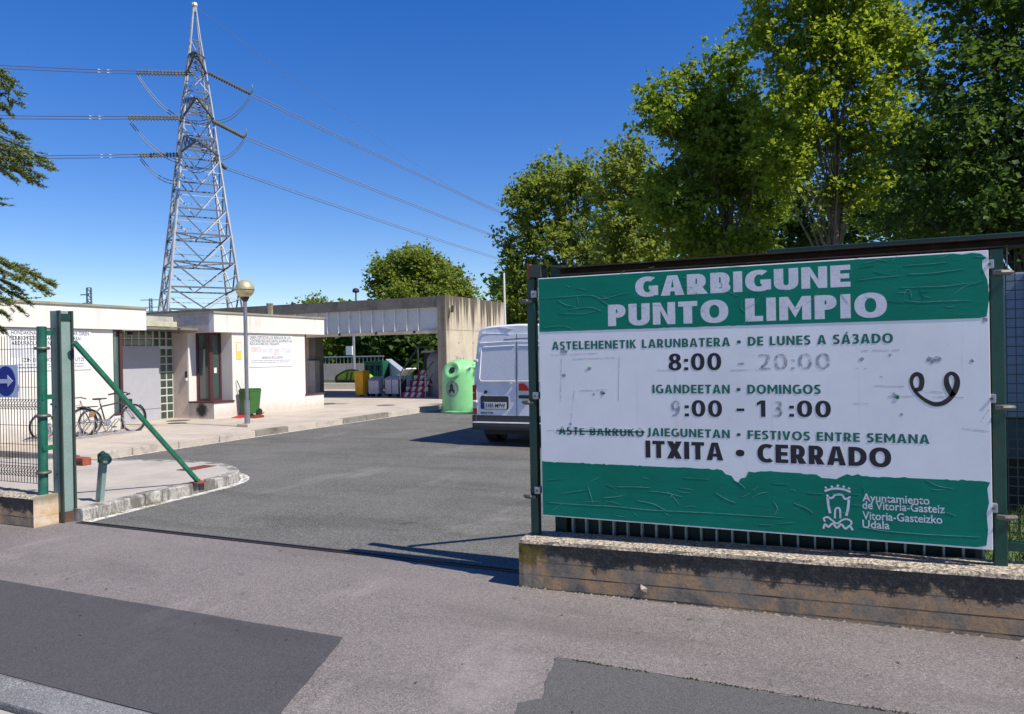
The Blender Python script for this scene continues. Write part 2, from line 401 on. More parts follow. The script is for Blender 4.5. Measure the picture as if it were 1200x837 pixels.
def _cap():
    cu = bpy.data.curves.new('c', 'FONT'); cu.body = 'H'; ob = bpy.data.objects.new('c', cu); COL.objects.link(ob)
    me = bpy.data.meshes.new_from_object(ob.evaluated_get(bpy.context.evaluated_depsgraph_get()))
    z = max(v.co.y for v in me.vertices); bpy.data.objects.remove(ob); return z
CAP = _cap()

# ------------------------------------------------------------------ ground
def pz(x): return max(0.0, (x + 2.19) * .0122)          # the path rises a little to the right
def sheet(name, poly, z, mat, kind='structure', parent=None, label=None):
    g = G(); g.add([(x, y, z + (pz(x) if name in ('pavement', 'asphalt_patch', 'low_edge') else 0)) for x, y in poly], [tuple(range(len(poly)))])
    return g.obj(name, mat, parent, kind=kind if not parent else None, label=label)
G().add([(-1500, -1500, -.16), (1500, -1500, -.16), (1500, 1500, -.16), (-1500, 1500, -.16)], [(0, 1, 2, 3)]).obj('ground', M['earth'], kind='structure')
g = G(); g.box(-14, 14, 5.19, 60, -.12, 0); g.obj('yard_road', M['yard'], kind='structure')
g = G()
xs = [-14, -2.19, 14]
for a, b in ((-14, -2.19), (-2.19, 14)):
    g.add([(a, 2.5, pz(a)), (b, 2.5, pz(b)), (b, 5.19, pz(b)), (a, 5.19, pz(a)), (a, 2.5, -.2), (b, 2.5, -.2)], [(0, 1, 2, 3), (0, 4, 5, 1)])
pav = g.obj('pavement', M['path'], kind='structure')
def jit(pts, n=10, a=.008):
    out = []
    for i in range(len(pts)):
        p, q = pts[i], pts[(i + 1) % len(pts)]
        for k in range(n):
            t = k / n; out.append((p[0] + (q[0] - p[0]) * t + random.uniform(-a, a), p[1] + (q[1] - p[1]) * t + random.uniform(-a, a)))
    return out
G().add([(x, y, .004) for x, y in jit([(-14, 3.63), (-5.9, 3.60), (-2.76, 3.61), (-2.45, 2.74), (-2.37, 2.504), (-14, 2.504)], 14, .005)], [tuple(range(84))]).obj('asphalt_patch', M['patch'], pav)
p2 = jit([(-1.49, 3.775), (-1.38, 3.30), (-1.46, 3.22), (-1.30, 2.51), (6, 2.51), (6, 3.74), (-.1, 3.725)], 10, .008)
G().add([(x, y, pz(x) + .004) for x, y in p2], [tuple(range(70))]).obj('asphalt_patch', M['patch2'], pav)
g = G(); q = [(-1.49, 3.779)] + [(-1.49 + 1.39 * i / 24, 3.779 - 1.39 * i / 24 * .036) for i in range(1, 24)] + [(-.1 + i * .2, 3.729) for i in range(20)]
for i in range(len(q) - 1):
    w0, w1 = random.uniform(.002, .006), random.uniform(.002, .006); a, b = q[i], q[i + 1]
    g.add([(a[0], a[1] - .001, pz(a[0]) + .0055), (b[0], b[1] - .001, pz(b[0]) + .0055), (b[0], b[1] + w1, pz(b[0]) + .0055), (a[0], a[1] + w0, pz(a[0]) + .0055)], [(0, 1, 2, 3)])
g.obj('asphalt_joint', M['black'], pav)
# moss growing along the joint of that patch
g = G()
for i in range(900):
    x = -1.49 + 4.5 * random.random(); y = 3.775 - (x + 1.49) * .036 + random.gauss(0, .006)
    if x > -.1: y = 3.725 + random.gauss(0, .006)
    if math.sin(x * 9) + math.sin(x * 23) < -.6: continue
    s = random.uniform(.002, .007); g.add([(x - s, y, pz(x) + .004), (x + s, y + s, pz(x) + .004), (x, y, pz(x) + .004 + s * 1.6)], [(0, 1, 2)])
g.obj('moss', plain('joint moss', (.10, .10, .02), .9, var=.5, scale=30), kind='stuff')
# threshold rail across the gateway
g = G(); g.box(-7.29, -2.2, 5.17, 5.205, -.05, .006); g.box(-7.29, -2.2, 5.225, 5.245, -.05, .008)
g.obj('threshold_rail', plain('dark rail', (.03, .024, .022), .6, metal=.3), kind='structure')
# public road with kerb stones
G().box(-14, 14, -8, 2.295, -.3, -.035).obj('gutter', M['road'], kind='structure')
kb = G().box(-14, 14, 2.31, 2.49, -.3, -.13).obj('kerb_bed', M['kerb'], kind='structure')
x = -9.94
while x < 5:
    G().box(x + .004, x + .996, 2.30, 2.50, -.125, pz(x) + .003, .012).obj('kerb_stone', M['kerb'], kb); x += 1.0
# small litter specks
g = G()
for i in range(70):
    x = random.uniform(-6, 1.5); y = random.uniform(2.6, 4.8); s = random.uniform(.004, .014); a = random.random() * 6
    g.add([(x + s * cos(a), y + s * sin(a), pz(x) + .007), (x - s * .5 * sin(a), y + s * .5 * cos(a), pz(x) + .012), (x - s * cos(a), y - s * sin(a), pz(x) + .008), (x + s * .4 * sin(a), y - s * .4 * cos(a), pz(x) + .007)], [(0, 1, 2, 3)])
g.obj('leaf_litter', plain('dry leaf', (.05, .035, .02), .9), kind='stuff')
g = G()
for i in range(160):
    x = -2.2 + random.random() * 3.4; y = 4.862 - abs(random.gauss(0, .015)); s = random.uniform(.006, .018)
    g.add([(x - s, y, pz(x) + .001), (x + s, y - s * .4, pz(x) + .001), (x + s * .3, y + s * .4, pz(x) + s * .9)], [(0, 1, 2)])
g.obj('grit', plain('mortar grit', (.35, .29, .22), .9, var=.5, scale=30), kind='stuff')

# island kerb and paving
def smooth_path(pts, n=6):
    P = [Vector((p[0], p[1], 0)) for p in pts]; out = []
    for i in range(len(P) - 1):
        a, b, c, d = P[max(i - 1, 0)], P[i], P[i + 1], P[min(i + 2, len(P) - 1)]
        for k in range(n):
            t = k / n; out.append(.5 * ((2 * b) + (c - a) * t + (2 * a - 5 * b + 4 * c - d) * t * t + (3 * b - a - 3 * c + d) * t ** 3))
    out.append(P[-1]); return out
isl = smooth_path([(-7.30, 5.25), (-7.40, 6.2), (-7.43, 6.9), (-7.50, 7.45), (-7.70, 7.85), (-8.1, 8.15), (-8.74, 8.36), (-9.8, 8.30), (-10.99, 8.02), (-13.2, 7.6)], 8)
poly = [(p.x, p.y) for p in isl] + [(-14, 7.5), (-14, 5.25)]
inner = []
for i, p in enumerate(isl):
    d = (isl[min(i + 1, len(isl) - 1)] - isl[max(i - 1, 0)]).normalized(); inner.append(p + Vector((-d.y, d.x, 0)) * .14)
g = G(); g.prism([(p.x, p.y) for p in inner] + [(-14, 7.4), (-14, 5.25)], -.1, .128)
island = g.obj('island_paving', M['slab2'], kind='structure')
# kerb stones along the island, about a metre each
acc = 0; start = 0
for i in range(1, len(isl)):
    acc += (isl[i] - isl[i - 1]).length
    if acc > .78 or i == len(isl) - 1:
        g = G(); A = [isl[j].copy() for j in range(start, i + 1)]; B = [inner[j].copy() for j in range(start, i + 1)]
        e = (A[1] - A[0]).normalized() * .006; A[0] += e; B[0] += e; e = (A[-1] - A[-2]).normalized() * .006; A[-1] -= e; B[-1] -= e
        n = len(A); hz = .131 + random.uniform(-.004, .004)
        A2 = [a + (b - a) * .12 for a, b in zip(A, B)]
        vs = [(p.x, p.y, -.05) for p in A] + [(p.x, p.y, hz - .018) for p in A] + [(p.x, p.y, hz) for p in A2] + [(p.x, p.y, hz) for p in B] + [(p.x, p.y, -.05) for p in B]
        fs = []
        for r_ in range(4):
            for k in range(n - 1): fs.append((r_ * n + k, r_ * n + k + 1, (r_ + 1) * n + k + 1, (r_ + 1) * n + k))
        fs += [tuple(r_ * n for r_ in range(5)), tuple(r_ * n + n - 1 for r_ in range(5))]
        g.add(vs, fs); g.obj('kerb_stone', M['kerbpaint'], island, smooth=True); start = i; acc = 0
# flaking white line painted at the foot of the island kerb
def flake():
    k = N('flaking road paint'); k.col(k.ramp(k.noise(12, 5), [(.35, (.45, .42, .36)), (.6, (.72, .70, .66))])); k.rough(.8)
    k.l(k.rf(k.noise(14, 6, .75), .42, .47), k.b.inputs['Alpha']); return k.m
g = G()
for i in range(0, 44):
    for j_, (o1, o2) in enumerate([(-.015, -.13)]):
        q = []
        for jj in (i, i + 1):
            d = (isl[min(jj + 1, len(isl) - 1)] - isl[max(jj - 1, 0)]).normalized(); nn = Vector((-d.y, d.x, 0))
            q.append((isl[jj] + nn * o1, isl[jj] + nn * o2))
        g.add([(*q[0][0][:2], .004), (*q[0][1][:2], .004), (*q[1][1][:2], .004), (*q[1][0][:2], .004)], [(0, 1, 2, 3)])
g.obj('road_marking', flake(), kind='structure')
# weeds and grit at the kerb foot
g = G()
for i in range(260):
    cx, cy = (-7.36 + random.gauss(0, .02), 6.15 + random.gauss(0, .12)) if i < 170 else (-7.30 + random.gauss(0, .02), 5.28 + random.random() * .5)
    h = random.uniform(.01, .045); a = random.random() * 6.28; l = random.uniform(.01, .04)
    g.add([(cx, cy, 0), (cx + .004, cy + .003, 0), (cx + l * cos(a), cy + l * sin(a), h)], [(0, 1, 2)])
g.obj('weeds', plain('dry weeds', (.22, .19, .07), .9, var=.4, scale=30), kind='stuff')
# rusty drain grates
gq = on_z(230.5, 548.5, .13)
for (x0, y0, dx, dy) in ((gq.x, gq.y, .24, .50),):
    t = thing('drain_grate', 'rusty brown channel grate sunk in the kerb island paving', 'drain', (x0, y0, .13))
    G().box(x0 - dx / 2, x0 + dx / 2, y0 - dy / 2, y0 + dy / 2, .10, .134).obj('frame', M['rust'], t)
    for k in range(7): G().box(x0 - dx / 2 + .02, x0 + dx / 2 - .02, y0 - dy / 2 + .02 + k * .068, y0 - dy / 2 + .055 + k * .068, .13, .138).obj('slat', M['rustr'], t)
# far pavement in front of the building
KX = -11.58
g = G(); g.box(-30, KX - .15, 8.3, 29.5, -.12, .11); plaza = g.obj('forecourt', M['slab2'], kind='structure')
ys = 8.3; rr = 0
xsl = [KX - .15 - 1.12 * i for i in range(0, 5)] + [-17.5]
yy = 8.3; 
while yy < 29.4:
    for a, b in zip(xsl[:-1], xsl[1:]):
        if (a + b) / 2 < -14.95 and yy < 19.3 and not (12.0 < yy < 14.4): continue
        G().box(b + .006, a - .006, yy + .006, yy + 1.494, .10, .128 + random.uniform(-.0012, .0012)).obj('paving_slab', random.choice([M['slab'], M['slab']]), plaza)
    yy += 1.5
G().box(-24, -17.5, 19.5, 29.4, .105, .127).obj('paving_field', M['slab'], plaza)
yk = 8.3; i = 0
while yk < 29:
    gap = 20.2 < yk < 21
    G().box(KX - .145, KX, yk + .007, yk + .993, -.05, .132 + random.uniform(-.003, .003), .014).obj('kerb_stone', M['fkerb'] if yk < 10.5 or random.random() < .55 else M['fkerbd'], plaza); yk += 1.0
yk = 20.0
# painted line along the kerb foot
G().add([(KX + .02, 8.4, .004), (KX + .10, 8.4, .004), (KX + .10, 20, .004), (KX + .02, 20, .004)], [(0, 1, 2, 3)]).obj('road_marking', flake(), kind='structure')
# manholes on the forecourt
for (px_, py_, lab) in ((209, 493, 'flat metal manhole cover in the paving near the grey door'), (383, 473, 'flat manhole cover in the forecourt left of the yellow bin'), (452, 475, 'flat manhole cover in the forecourt before the grey bins')):
    c = on_z(px_, py_, .13)
    o = G().lathe([(.0, .004), (.26, .004), (.29, .001), (.30, -.01)], (c.x, c.y, .13), 20).obj('manhole_cover', plain('cast iron', (.12, .10, .09), .7), smooth=False)
    tag(o, lab, 'manhole', 'manhole covers in the forecourt')
t = thing('drain_block', 'rusty red hollow drain block in front of the far kerb, beside the tall gate post', 'drain', (-11.3, 8.2, 0))
c = on_z(96, 546, .13)
G().box(c.x - .45, c.x + .02, c.y, c.y + .14, .128, .24, .01).obj('body', M['rustr'], t)
for k in range(9): G().box(c.x - .42 + k * .05, c.x - .395 + k * .05, c.y - .006, c.y + .002, .15, .2).obj('slot', M['black'], t)

# ------------------------------------------------------------------ low wall, sign, fence on the right
WX0, WX1 = -2.19, 6.0
def wz(x): return .333 + (x + 2.19) * .0195
t = thing('low_wall', 'long board marked concrete wall with soot black upper half under the sign', 'wall', (WX0, 4.87, 0))
g = G(); n = 60
def prof(x, i):
    j = [random.uniform(-.003, .003) for _ in range(6)]
    z = wz(x)
    return [(x, 4.87 + j[0], pz(x) - .05), (x, 4.868 + j[1], z - .02), (x, 4.886 + j[2], z + .0 + j[3] * .6), (x, 5.0, z + .006 + j[4]), (x, 5.19, z + j[5]), (x, 5.20, pz(x) - .05)]
vs = []; fs = []
for i in range(n + 1): vs += prof(WX0 + (WX1 - WX0) * (i / n) ** 1.3 + (0.006 if i == 0 else 0), i)
for i in range(n):
    for k in range(5): fs.append((i * 6 + k, i * 6 + k + 1, i * 6 + 6 + k + 1, i * 6 + 6 + k))
fs += [(0, 1, 2, 3, 4, 5), tuple(n * 6 + k for k in range(6))]
g.add(vs, fs); g.obj('wall_body', M['lowwall'], t)
# broken chip of mortar on the wall face
c = on_y(750, 690, 4.862); g = G()
g.add([c + Vector(d) for d in ((-.02, .01, -.035), (.045, .01, -.03), (.05, .008, .005), (.0, .008, .03), (.01, -.016, .0))], [(0, 1, 4), (1, 2, 4), (2, 3, 4), (3, 0, 4)])
g.obj('mortar_chip', M['lowwall'], t)
# fence posts with clamps
SY = 5.0
def clamp(t, x, y, z, side):
    g = G(); g.tube([(x + side * .02, y - .05, z), (x - side * .015, y - .065, z - .0), (x - side * .055, y - .055, z), (x - side * .075, y - .03, z)], [.014, .017, .015, .011], 8); c_ = g.obj('clamp', M['galvd'], t, smooth=True)
    g = G(); g.box(x + side * .018, x + side * .062, y - .07, y - .02, z + .025, z + .075, .004); g.obj('bracket', M['galv'], t)
    G().tube([(x + side * .04, y - .078, z + .05), (x + side * .04, y - .068, z + .05)], .009, 6).obj('bolt', M['galvd'], t)
fence = thing('fence_post', 'dark green square fence post at the left edge of the white and green sign', 'post', (-2.13, 5.06, .3))
g = G(); g.box(-2.155, -2.095, 5.03, 5.09, .30, 2.20, .006); g.obj('post', M['gpost'], fence)
for z in (2.03, 1.30, .62): clamp(fence, -2.125, 5.06, z, 1)
fence2 = thing('fence_post', 'dark green square fence post at the right edge of the white and green sign', 'post', (.745, 5.06, .37))
g = G(); g.box(.712, .778, 5.03, 5.09, .37, 2.20, .006); g.obj('post', M['gpost'], fence2)
for z in (2.06, 1.30, .68): clamp(fence2, .745, 5.06, z, -1)
fence3 = thing('fence_post', 'dark green fence post further right along the low wall', 'post', (3.6, 5.06, .4))
G().box(3.57, 3.63, 5.03, 5.09, .37, 2.26, .006).obj('post', M['gpost'], fence3)
# welded mesh panel behind the sign and beyond it
t = thing('mesh_fence', 'dark welded wire mesh fence panel visible right of the sign', 'fence', (-2.1, 5.1, .35))
def mesh_panel(t, x0, x1, y, z0, z1, dx, dz, r, folds=(), name='mesh_panel', mat=None):
    g = G(); x = x0
    zs = [z0]; 
    for fz in folds: zs += [fz - .05, fz, fz + .05]
    zs.append(z1)
    def yy(z): 
        return y - (.035 if any(abs(z - f) < .01 for f in folds) else 0)
    while x <= x1:
        for a, b in zip(zs[:-1], zs[1:]): g.beam((x, yy(a), a), (x, yy(b), b), r, r)
        x += dx
    z = z0
    while z <= z1 + 1e-6:
        g.beam((x0, y, z), (x1, y, z), r * 1.1, r * 1.1); z += dz
    for f in folds:
        for q in (-.05, 0, .05): g.beam((x0, yy(f + q), f + q), (x1, yy(f + q), f + q), r * 1.1, r * 1.1)
    return g.obj(name, mat or M['wire'], t, kind='stuff')
mesh_panel(t, -2.06, .70, 5.12, .52, 2.17, .046, .0535, .0045)
mesh_panel(t, .80, 3.55, 5.12, .52, 2.17, .046, .0535, .0045)
G().box(.79, 3.55, 5.10, 5.15, .47, .52).obj('bottom_rail', M['gpost'], t)
for k, xx in enumerate((.80, .90)):
    G().tube([(xx, 5.07, 2.22), (xx, 5.06, 2.05), (xx + .05, 5.06, 2.03)], .004, 6).obj('tie_wire', M['gfade'], t)
# sliding gate parked behind: top beam, bottom rail, pickets whose pale colour paints in their sunlit edges
t = thing('sliding_gate', 'dark green sliding picket gate parked behind the sign, pickets showing underneath', 'gate', (-2.0, 5.32, .0))
G().box(-.52, 5.2, 5.30, 5.38, 2.245, 2.32, .005).obj('top_beam', M['gdark'], t)
G().box(-2.0, 5.2, 5.28, 5.36, .10, .22, .005).obj('bottom_beam', M['gdark'], t)
xx = -1.93
pk = None
mpk = plain('sunlit picket tone', (.55, .60, .54), .5)  # pale tone puts the sunlight on the picket edges into the colour
while xx < .70:
    if abs((xx + 0.35) % 1.2) > 0:
        if pk is None:
            pk = G().box(xx - .006, xx + .006, 5.29, 5.34, .22, 2.24).obj('picket', mpk, t); x00 = xx
        else:
            c = pk.copy(); COL.objects.link(c); c.parent = t; c.location.x = xx - x00
    xx += .105
g = G(); g.box(-2.04, .70, 5.345, 5.349, .22, 2.24); g.obj('gap_shade_sheet', M['gfade2'], t)  # dark sheet added to paint the shade in the gaps between pickets
G().box(-2.06, -1.97, 5.27, 5.36, .0, 2.31, .004).obj('end_post', M['gdark'], t)  # end post added to thicken the shadow cast across the gateway
# rusty angle rail over the sign
t = thing('top_guide_rail', 'rusty dark steel guide rail running along the top edge of the sign', 'rail', (-2.07, 5.06, 2.2))
g = G(); g.prism([(5.02, 2.205), (5.14, 2.205), (5.14, 2.262), (5.015, 2.262), (5.015, 2.256), (5.132, 2.256), (5.132, 2.212), (5.02, 2.212)], -1.93, 5.2, lambda a, b, c: (c, a, b)); g.obj('rail', M['rustdark'], t)
G().box(-2.12, -2.03, 5.0, 5.13, 2.2, 2.29, .003).obj('end_bracket', M['gfade2'], t)
g = G(); g.add([(-2.05, 5.0, 2.30), (-1.86, 5.02, 2.262), (-1.86, 5.14, 2.262), (-2.05, 5.13, 2.305), (-2.05, 5.0, 2.294), (-1.86, 5.02, 2.256), (-1.86, 5.14, 2.256), (-2.05, 5.13, 2.299)], [(0, 1, 2, 3), (4, 7, 6, 5), (0, 4, 5, 1), (1, 5, 6, 2), (2, 6, 7, 3), (3, 7, 4, 0)]); g.obj('bent_cap', M['rust'], t)
G().box(-2.14, -2.122, 5.01, 5.06, 2.19, 2.30).obj('rust_flange', M['rustr'], t)
# strut behind the sign (mirror of the one at the left)
t = thing('gate_strut', 'green diagonal brace running back from the fence post, hidden behind the sign', 'brace', (-2.1, 5.1, 0))
G().beam((-2.0, 5.4, 1.9), (-2.0, 7.0, .0), .045, .045).obj('brace_bar', M['gstrut'], t)
G().box(-2.08, -1.92, 6.92, 7.10, 0, .012).obj('foot_plate', M['rustr'], t)

# ------------------------------------------------------------------ the sign board
SB = SY
sign = thing('sign_board', 'large white and green bilingual recycling centre sign with peeling vinyl', 'sign', (-2.045, SB, .49))
X0, X1, Z0, Z1 = -2.047, .700, .493, 2.189
G().box(X0, X1, SB - .012, SB + .012, Z0, Z1, .003).obj('panel', M['swhite'], sign)
for z in (.72, 1.35, 1.95): G().box(X0 + .02, X1 - .02, SB + .014, SB + .034, z - .02, z + .02).obj('back_rail', M['galvd'], sign)
YF = SB - .0125
# the corner of the board is read back on the plane of its face so all the print sits where it should
def pb(x, y): p = on_y(x, y, 4.98); return p.x, p.z      # calibration plane of the reading
kx = (X1 - X0) / (.7 + 2.038); 
a0 = pb(630, 326)[0] * .5 + pb(634, 605)[0] * .5; a1 = pb(1161, 293)[0] * .5 + pb(1163, 645)[0] * .5
b0 = (pb(634, 605)[1] + pb(1163, 645)[1]) / 2; b1 = (pb(630, 326)[1] + pb(1161, 293)[1]) / 2
def bp(x, y):
    X, Z = pb(x, y); return X0 + (X - a0) / (a1 - a0) * (X1 - X0), Z0 + (Z - b0) / (b1 - b0) * (Z1 - Z0)
def lay(x_l, y_base_l, x_r, y_base_r, cap_l, body, mat, bold, dep=.0018, outline=False, spacing=1.0, name='lettering', slant=True):
    A = bp(x_l, y_base_l); B = bp(x_r, y_base_r); T = bp(x_l, y_base_l - cap_l)
    w_ = B[0] - A[0]; sl_ = (B[1] - A[1]) / w_ if slant else 0
    sl_ = 0.35 * sl_ if abs(sl_) > .004 else sl_
    return text_mesh(name, body, mat, sign, lambda a, b, c: (A[0] + a, YF - dep - c, (A[1] + B[1]) / 2 + b + sl_ * (a - w_ / 2)), w_, T[1] - A[1], bold, outline=outline, spacing=spacing)
def _arc(cx, cy, rx, ry, a0, a1, n=14):
    o = []
    for i in range(n + 1):
        a = radians(a0 + (a1 - a0) * i / n); c, q = cos(a), sin(a); e = .88
        o.append((cx + rx * math.copysign(abs(c) ** e, c), cy + ry * math.copysign(abs(q) ** e, q)))
    return o
def glyph(ch, t):
    """strokes of a bold upright sans capital, height 1: list of polygons / strips, and the advance width"""
    h = t * .86; P = []; R = lambda x0, x1, y0, y1: P.append([(x0, y0), (x1, y0), (x1, y1), (x0, y1)])
    def Q(*p): P.append(list(p))
    def strip(inner, outer):
        for i in range(len(inner) - 1): P.append([inner[i], inner[i + 1], outer[i + 1], outer[i]])
    def ring(cx, cy, rx, ry, a0, a1, n=14, tx=None, ty=None):
        strip(_arc(cx, cy, rx - (tx or t), ry - (ty or h), a0, a1, n), _arc(cx, cy, rx, ry, a0, a1, n))
    def cl(pts, w=None):
        V = [Vector((x, y, 0)) for x, y in pts]; L = []; K = []
        for i, p in enumerate(V):
            d = (V[min(i + 1, len(V) - 1)] - V[max(i - 1, 0)]).normalized(); ww = (t * abs(d.y) + h * abs(d.x)) / (abs(d.x) + abs(d.y)) / 2 if w is None else w / 2; nn = Vector((-d.y, d.x, 0)) * ww
            L.append((p.x + nn.x, p.y + nn.y)); K.append((p.x - nn.x, p.y - nn.y))
        strip(L, K)
    W_ = .62
    if ch == ' ': return [], .30
    if ch == '\u2022': P.append(_arc(.24, .46, .19, .19, 0, 350, 15)); return P, .48
    if ch == ':': R(0, t, 0, t * .95); R(0, t, .50, .50 + t * .95); return P, t
    if ch == '-': R(0, .34, .33, .33 + h); return P, .34
    if ch == 'I': R(0, t, 0, 1); return P, t
    if ch == '1': R(.17, .17 + t, 0, 1); Q((0, .68), (.17, .80), (.17, 1), (.0, .86)); return P, .17 + t
    if ch == 'L': R(0, t, h, 1); R(0, .5, 0, h); return P, .5
    if ch == 'T': R(0, .58, 1 - h, 1); R(.29 - t / 2, .29 + t / 2, 0, 1 - h); return P, .58
    if ch == 'E': R(0, t, 0, 1); R(t, .53, 0, h); R(t, .50, .5 - h / 2, .5 + h / 2); R(t, .53, 1 - h, 1); return P, .53
    if ch == 'F': R(0, t, 0, 1); R(t, .49, .46 - h / 2, .46 + h / 2); R(t, .51, 1 - h, 1); return P, .50
    if ch == 'H': R(0, t, 0, 1); R(.68 - t, .68, 0, 1); R(t, .68 - t, .5 - h / 2, .5 + h / 2); return P, .68
    if ch == 'N': w = .70; R(0, t * .9, 0, 1); R(w - t * .9, w, 0, 1); Q((t * .9, 1), (t * .9, .62), (w - t * .9, 0), (w - t * .9, .38)); return P, w
    if ch == 'M':
        w = .86; R(0, t * .9, 0, 1); R(w - t * .9, w, 0, 1); m = w / 2; q = t * .9
        Q((q, 1), (q, .62), (m, .10), (m, .52)); Q((w - q, 1), (m, .52), (m, .10), (w - q, .62)); return P, w
    if ch == 'A' or ch == '\u00c1':
        w = .74; m = w / 2; Q((0, 0), (t * 1.08, 0), (m + t * .02, .86), (m - t * .6, 1)); Q((w, 0), (m + t * .6, 1), (m - t * .02, .86), (w - t * 1.08, 0)); Q((m - t * .6, 1), (m, .80), (m + t * .6, 1)); R(.20, w - .20, .20, .20 + h * .85)
        if ch != 'A': Q((m - .06, 1.06), (m + .06, 1.06), (m + .20, 1.24), (m + .02, 1.24))
        return P, w
    if ch == 'V': w = .72; m = w / 2; Q((0, 1), (m - t * .55, 0), (m, .25), (t * 1.08, 1)); Q((w, 1), (w - t * 1.08, 1), (m, .25), (m + t * .55, 0)); Q((m - t * .55, 0), (m + t * .55, 0), (m, .25)); return P, w
    if ch == 'X': w = .70; Q((0, 0), (t * 1.2, 0), (w, 1), (w - t * 1.2, 1)); Q((w, 0), (w - t * 1.2, 0), (0, 1), (t * 1.2, 1)); return P, w
    if ch == 'Z': w = .58; R(0, w, 0, h); R(0, w, 1 - h, 1); Q((0, h), (t * 1.25, h), (w, 1 - h), (w - t * 1.25, 1 - h)); return P, w
    if ch == 'K': w = .66; R(0, t, 0, 1); Q((t, .42), (t, .64), (w - t * 1.2, 1), (w - .02, 1)); Q((w - t * 1.2, 0), (w, 0), (t + .14, .60), (t, .50)); return P, w
    if ch in 'PRB':
        w = .58; b = .46 if ch == 'P' else .50; R(0, t, 0, 1); x = .30; r = (1 - b + h) / 2 if ch != 'P' else .31
        yc = 1 - r; R(t, x, 1 - h, 1); R(t, x, 1 - 2 * r, 1 - 2 * r + h); ring(x, yc, w - x, r, -90, 90)
        if ch == 'R': Q((w - t * 1.05, 0), (w + .06, 0), (.40, .50), (.40 - t * .95, .50)); return P, w + .05
        if ch == 'B': r2 = (1 - 2 * r + h) / 2; R(t, x, 0, h); ring(x, r2, w + .02 - x, r2, -90, 90)
        return P, w + (.02 if ch == 'B' else 0)
    if ch == 'D': w = .70; R(0, t, 0, 1); x = .24; R(t, x, 0, h); R(t, x, 1 - h, 1); ring(x, .5, w - x, .5, -90, 90, 20); return P, w
    if ch == 'O': w = .82; ring(w / 2, .5, w / 2, .515, 0, 360, 36); return P, w
    if ch == '0': w = .60; ring(w / 2, .5, w / 2, .51, 0, 360, 30); return P, w
    if ch == 'C': w = .66; ring(.40, .5, .40, .515, 52, 308, 26); return P, w
    if ch == 'G': w = .74; ring(.40, .5, .40, .515, 55, 300, 26); R(w - t, w, .05, .54); R(.44, w - t, .54 - h * .85, .54); Q((.58, -.0), (.60, .17), (w - t, .22), (w - t, .03)); return P, w
    if ch == 'U': w = .68; R(0, t, .34, 1); R(w - t, w, .34, 1); ring(w / 2, .34, w / 2, .355, 180, 360, 20); return P, w
    if ch == 'J': w = .34; R(w - t, w, .16, 1); cl([(w - t / 2, .17), (w - t / 2 - .01, .05), (w - t / 2 - .07, -.02), (0, -.03)]); return P, w
    if ch == 'S':
        w = .54; k = t / 2; cl([(.50, .93 - k * .1), (.40, 1 - k * .85), (.27, 1.01 - k * .85), (.14, .97 - k * .7), (k + .01, .84), (k, .74), (.10, .62), (.25, .54), (.38, .46), (w - k, .36), (w - k + .01, .24), (w - k - .05, .13), (.38, .04 + k * .6), (.26, -.01 + k * .85), (.13, .0 + k * .85), (.02, .07 + k * .3)]); return P, w
    if ch == '3':
        w = .54; k = t / 2; cl([(.04, .95 - k * .3), (.15, 1 - k * .8), (.27, 1.01 - k * .85), (.40, .96 - k * .5), (w - k - .02, .80), (w - k - .03, .70), (.38, .57), (.20, .54)]); cl([(.20, .54), (.38, .50), (w - k, .38), (w - k + .01, .25), (w - k - .05, .11), (.34, k * .85 - .01), (.20, k * .85 - .02), (.02, .06 + k * .3)]); return P, w
    if ch == '2':
        w = .54; k = t / 2; cl([(.04, .90), (.15, 1 - k * .8), (.27, 1.01 - k * .85), (.42, .94 - k * .4), (w - k - .01, .76), (w - k - .05, .58), (.34, .38), (.18, .20), (.10, h)]); R(.02, w, 0, h); return P, w
    if ch == '8': w = .58; ring(w / 2, .745, w / 2 - .03, .265, 0, 360, 24, ty=h * .88); ring(w / 2, .275, w / 2, .285, 0, 360, 24, ty=h * .88); return P, w
    if ch == '9':
        w = .58; ring(w / 2, .68, w / 2, .33, 0, 360, 24); cl([(w - t / 2, .66), (w - t / 2 - .01, .42), (w - t / 2 - .10, .20), (.28, .07), (.08, .055)]); return P, w
    return P, .3
def board_text(x_l, y_l, x_r, y_r, cap, body, mat, t=.2, gap=.12, name='lettering', dep=None):
    dep = dep or (.0015 if mat is M['wink'] else .0004)
    A = bp(x_l, y_l); B = bp(x_r, y_r); T = bp(x_l, y_l - cap); w_ = B[0] - A[0]; hh_ = T[1] - A[1]; zb = (A[1] + B[1]) / 2
    gl = []; x = 0
    for ch in body:
        P, w = glyph(ch, t); gl.append((x, P)); x += w + gap
    tot = x - gap; sx = w_ / tot; n = 0
    for x0, P in gl:
        if not P: continue
        g = G()
        for poly in P:
            n += 1; d = dep + .00003 * (n % 9)
            g.add([(A[0] + (x0 + a) * sx, YF - d, zb + b * hh_) for a, b in poly], [tuple(range(len(poly)))])
        g.obj('ghost_letter' if 'ghost' in name else 'letter', mat, sign)
def edge_poly(base, amp, seed, step=.03):
    r_ = random.Random(seed); pts = []; x = X0 + .006
    while x < X1 - .006:
        pts.append((x, base + amp * (r_.random() ** 2) * r_.choice((0, 0, 1, -1)))); x += step * r_.uniform(.5, 1.5)
    pts.append((X1 - .006, base)); return pts
tb = [(X0 + .004, Z1 - .006), (X0 + .004, 1.808)] + edge_poly(1.807, .002, 3) 
c1 = [bp(1157, 371), bp(1160, 352), bp(1160, 345), bp(1158, 328), bp(1152, 314), bp(1152, 305), bp(1157, 302), bp(1150, 297), bp(1140, 296), bp(1128, 298), bp(1118, 297)]
tb = [p for p in tb if p[0] < c1[0][0] - .01] + c1
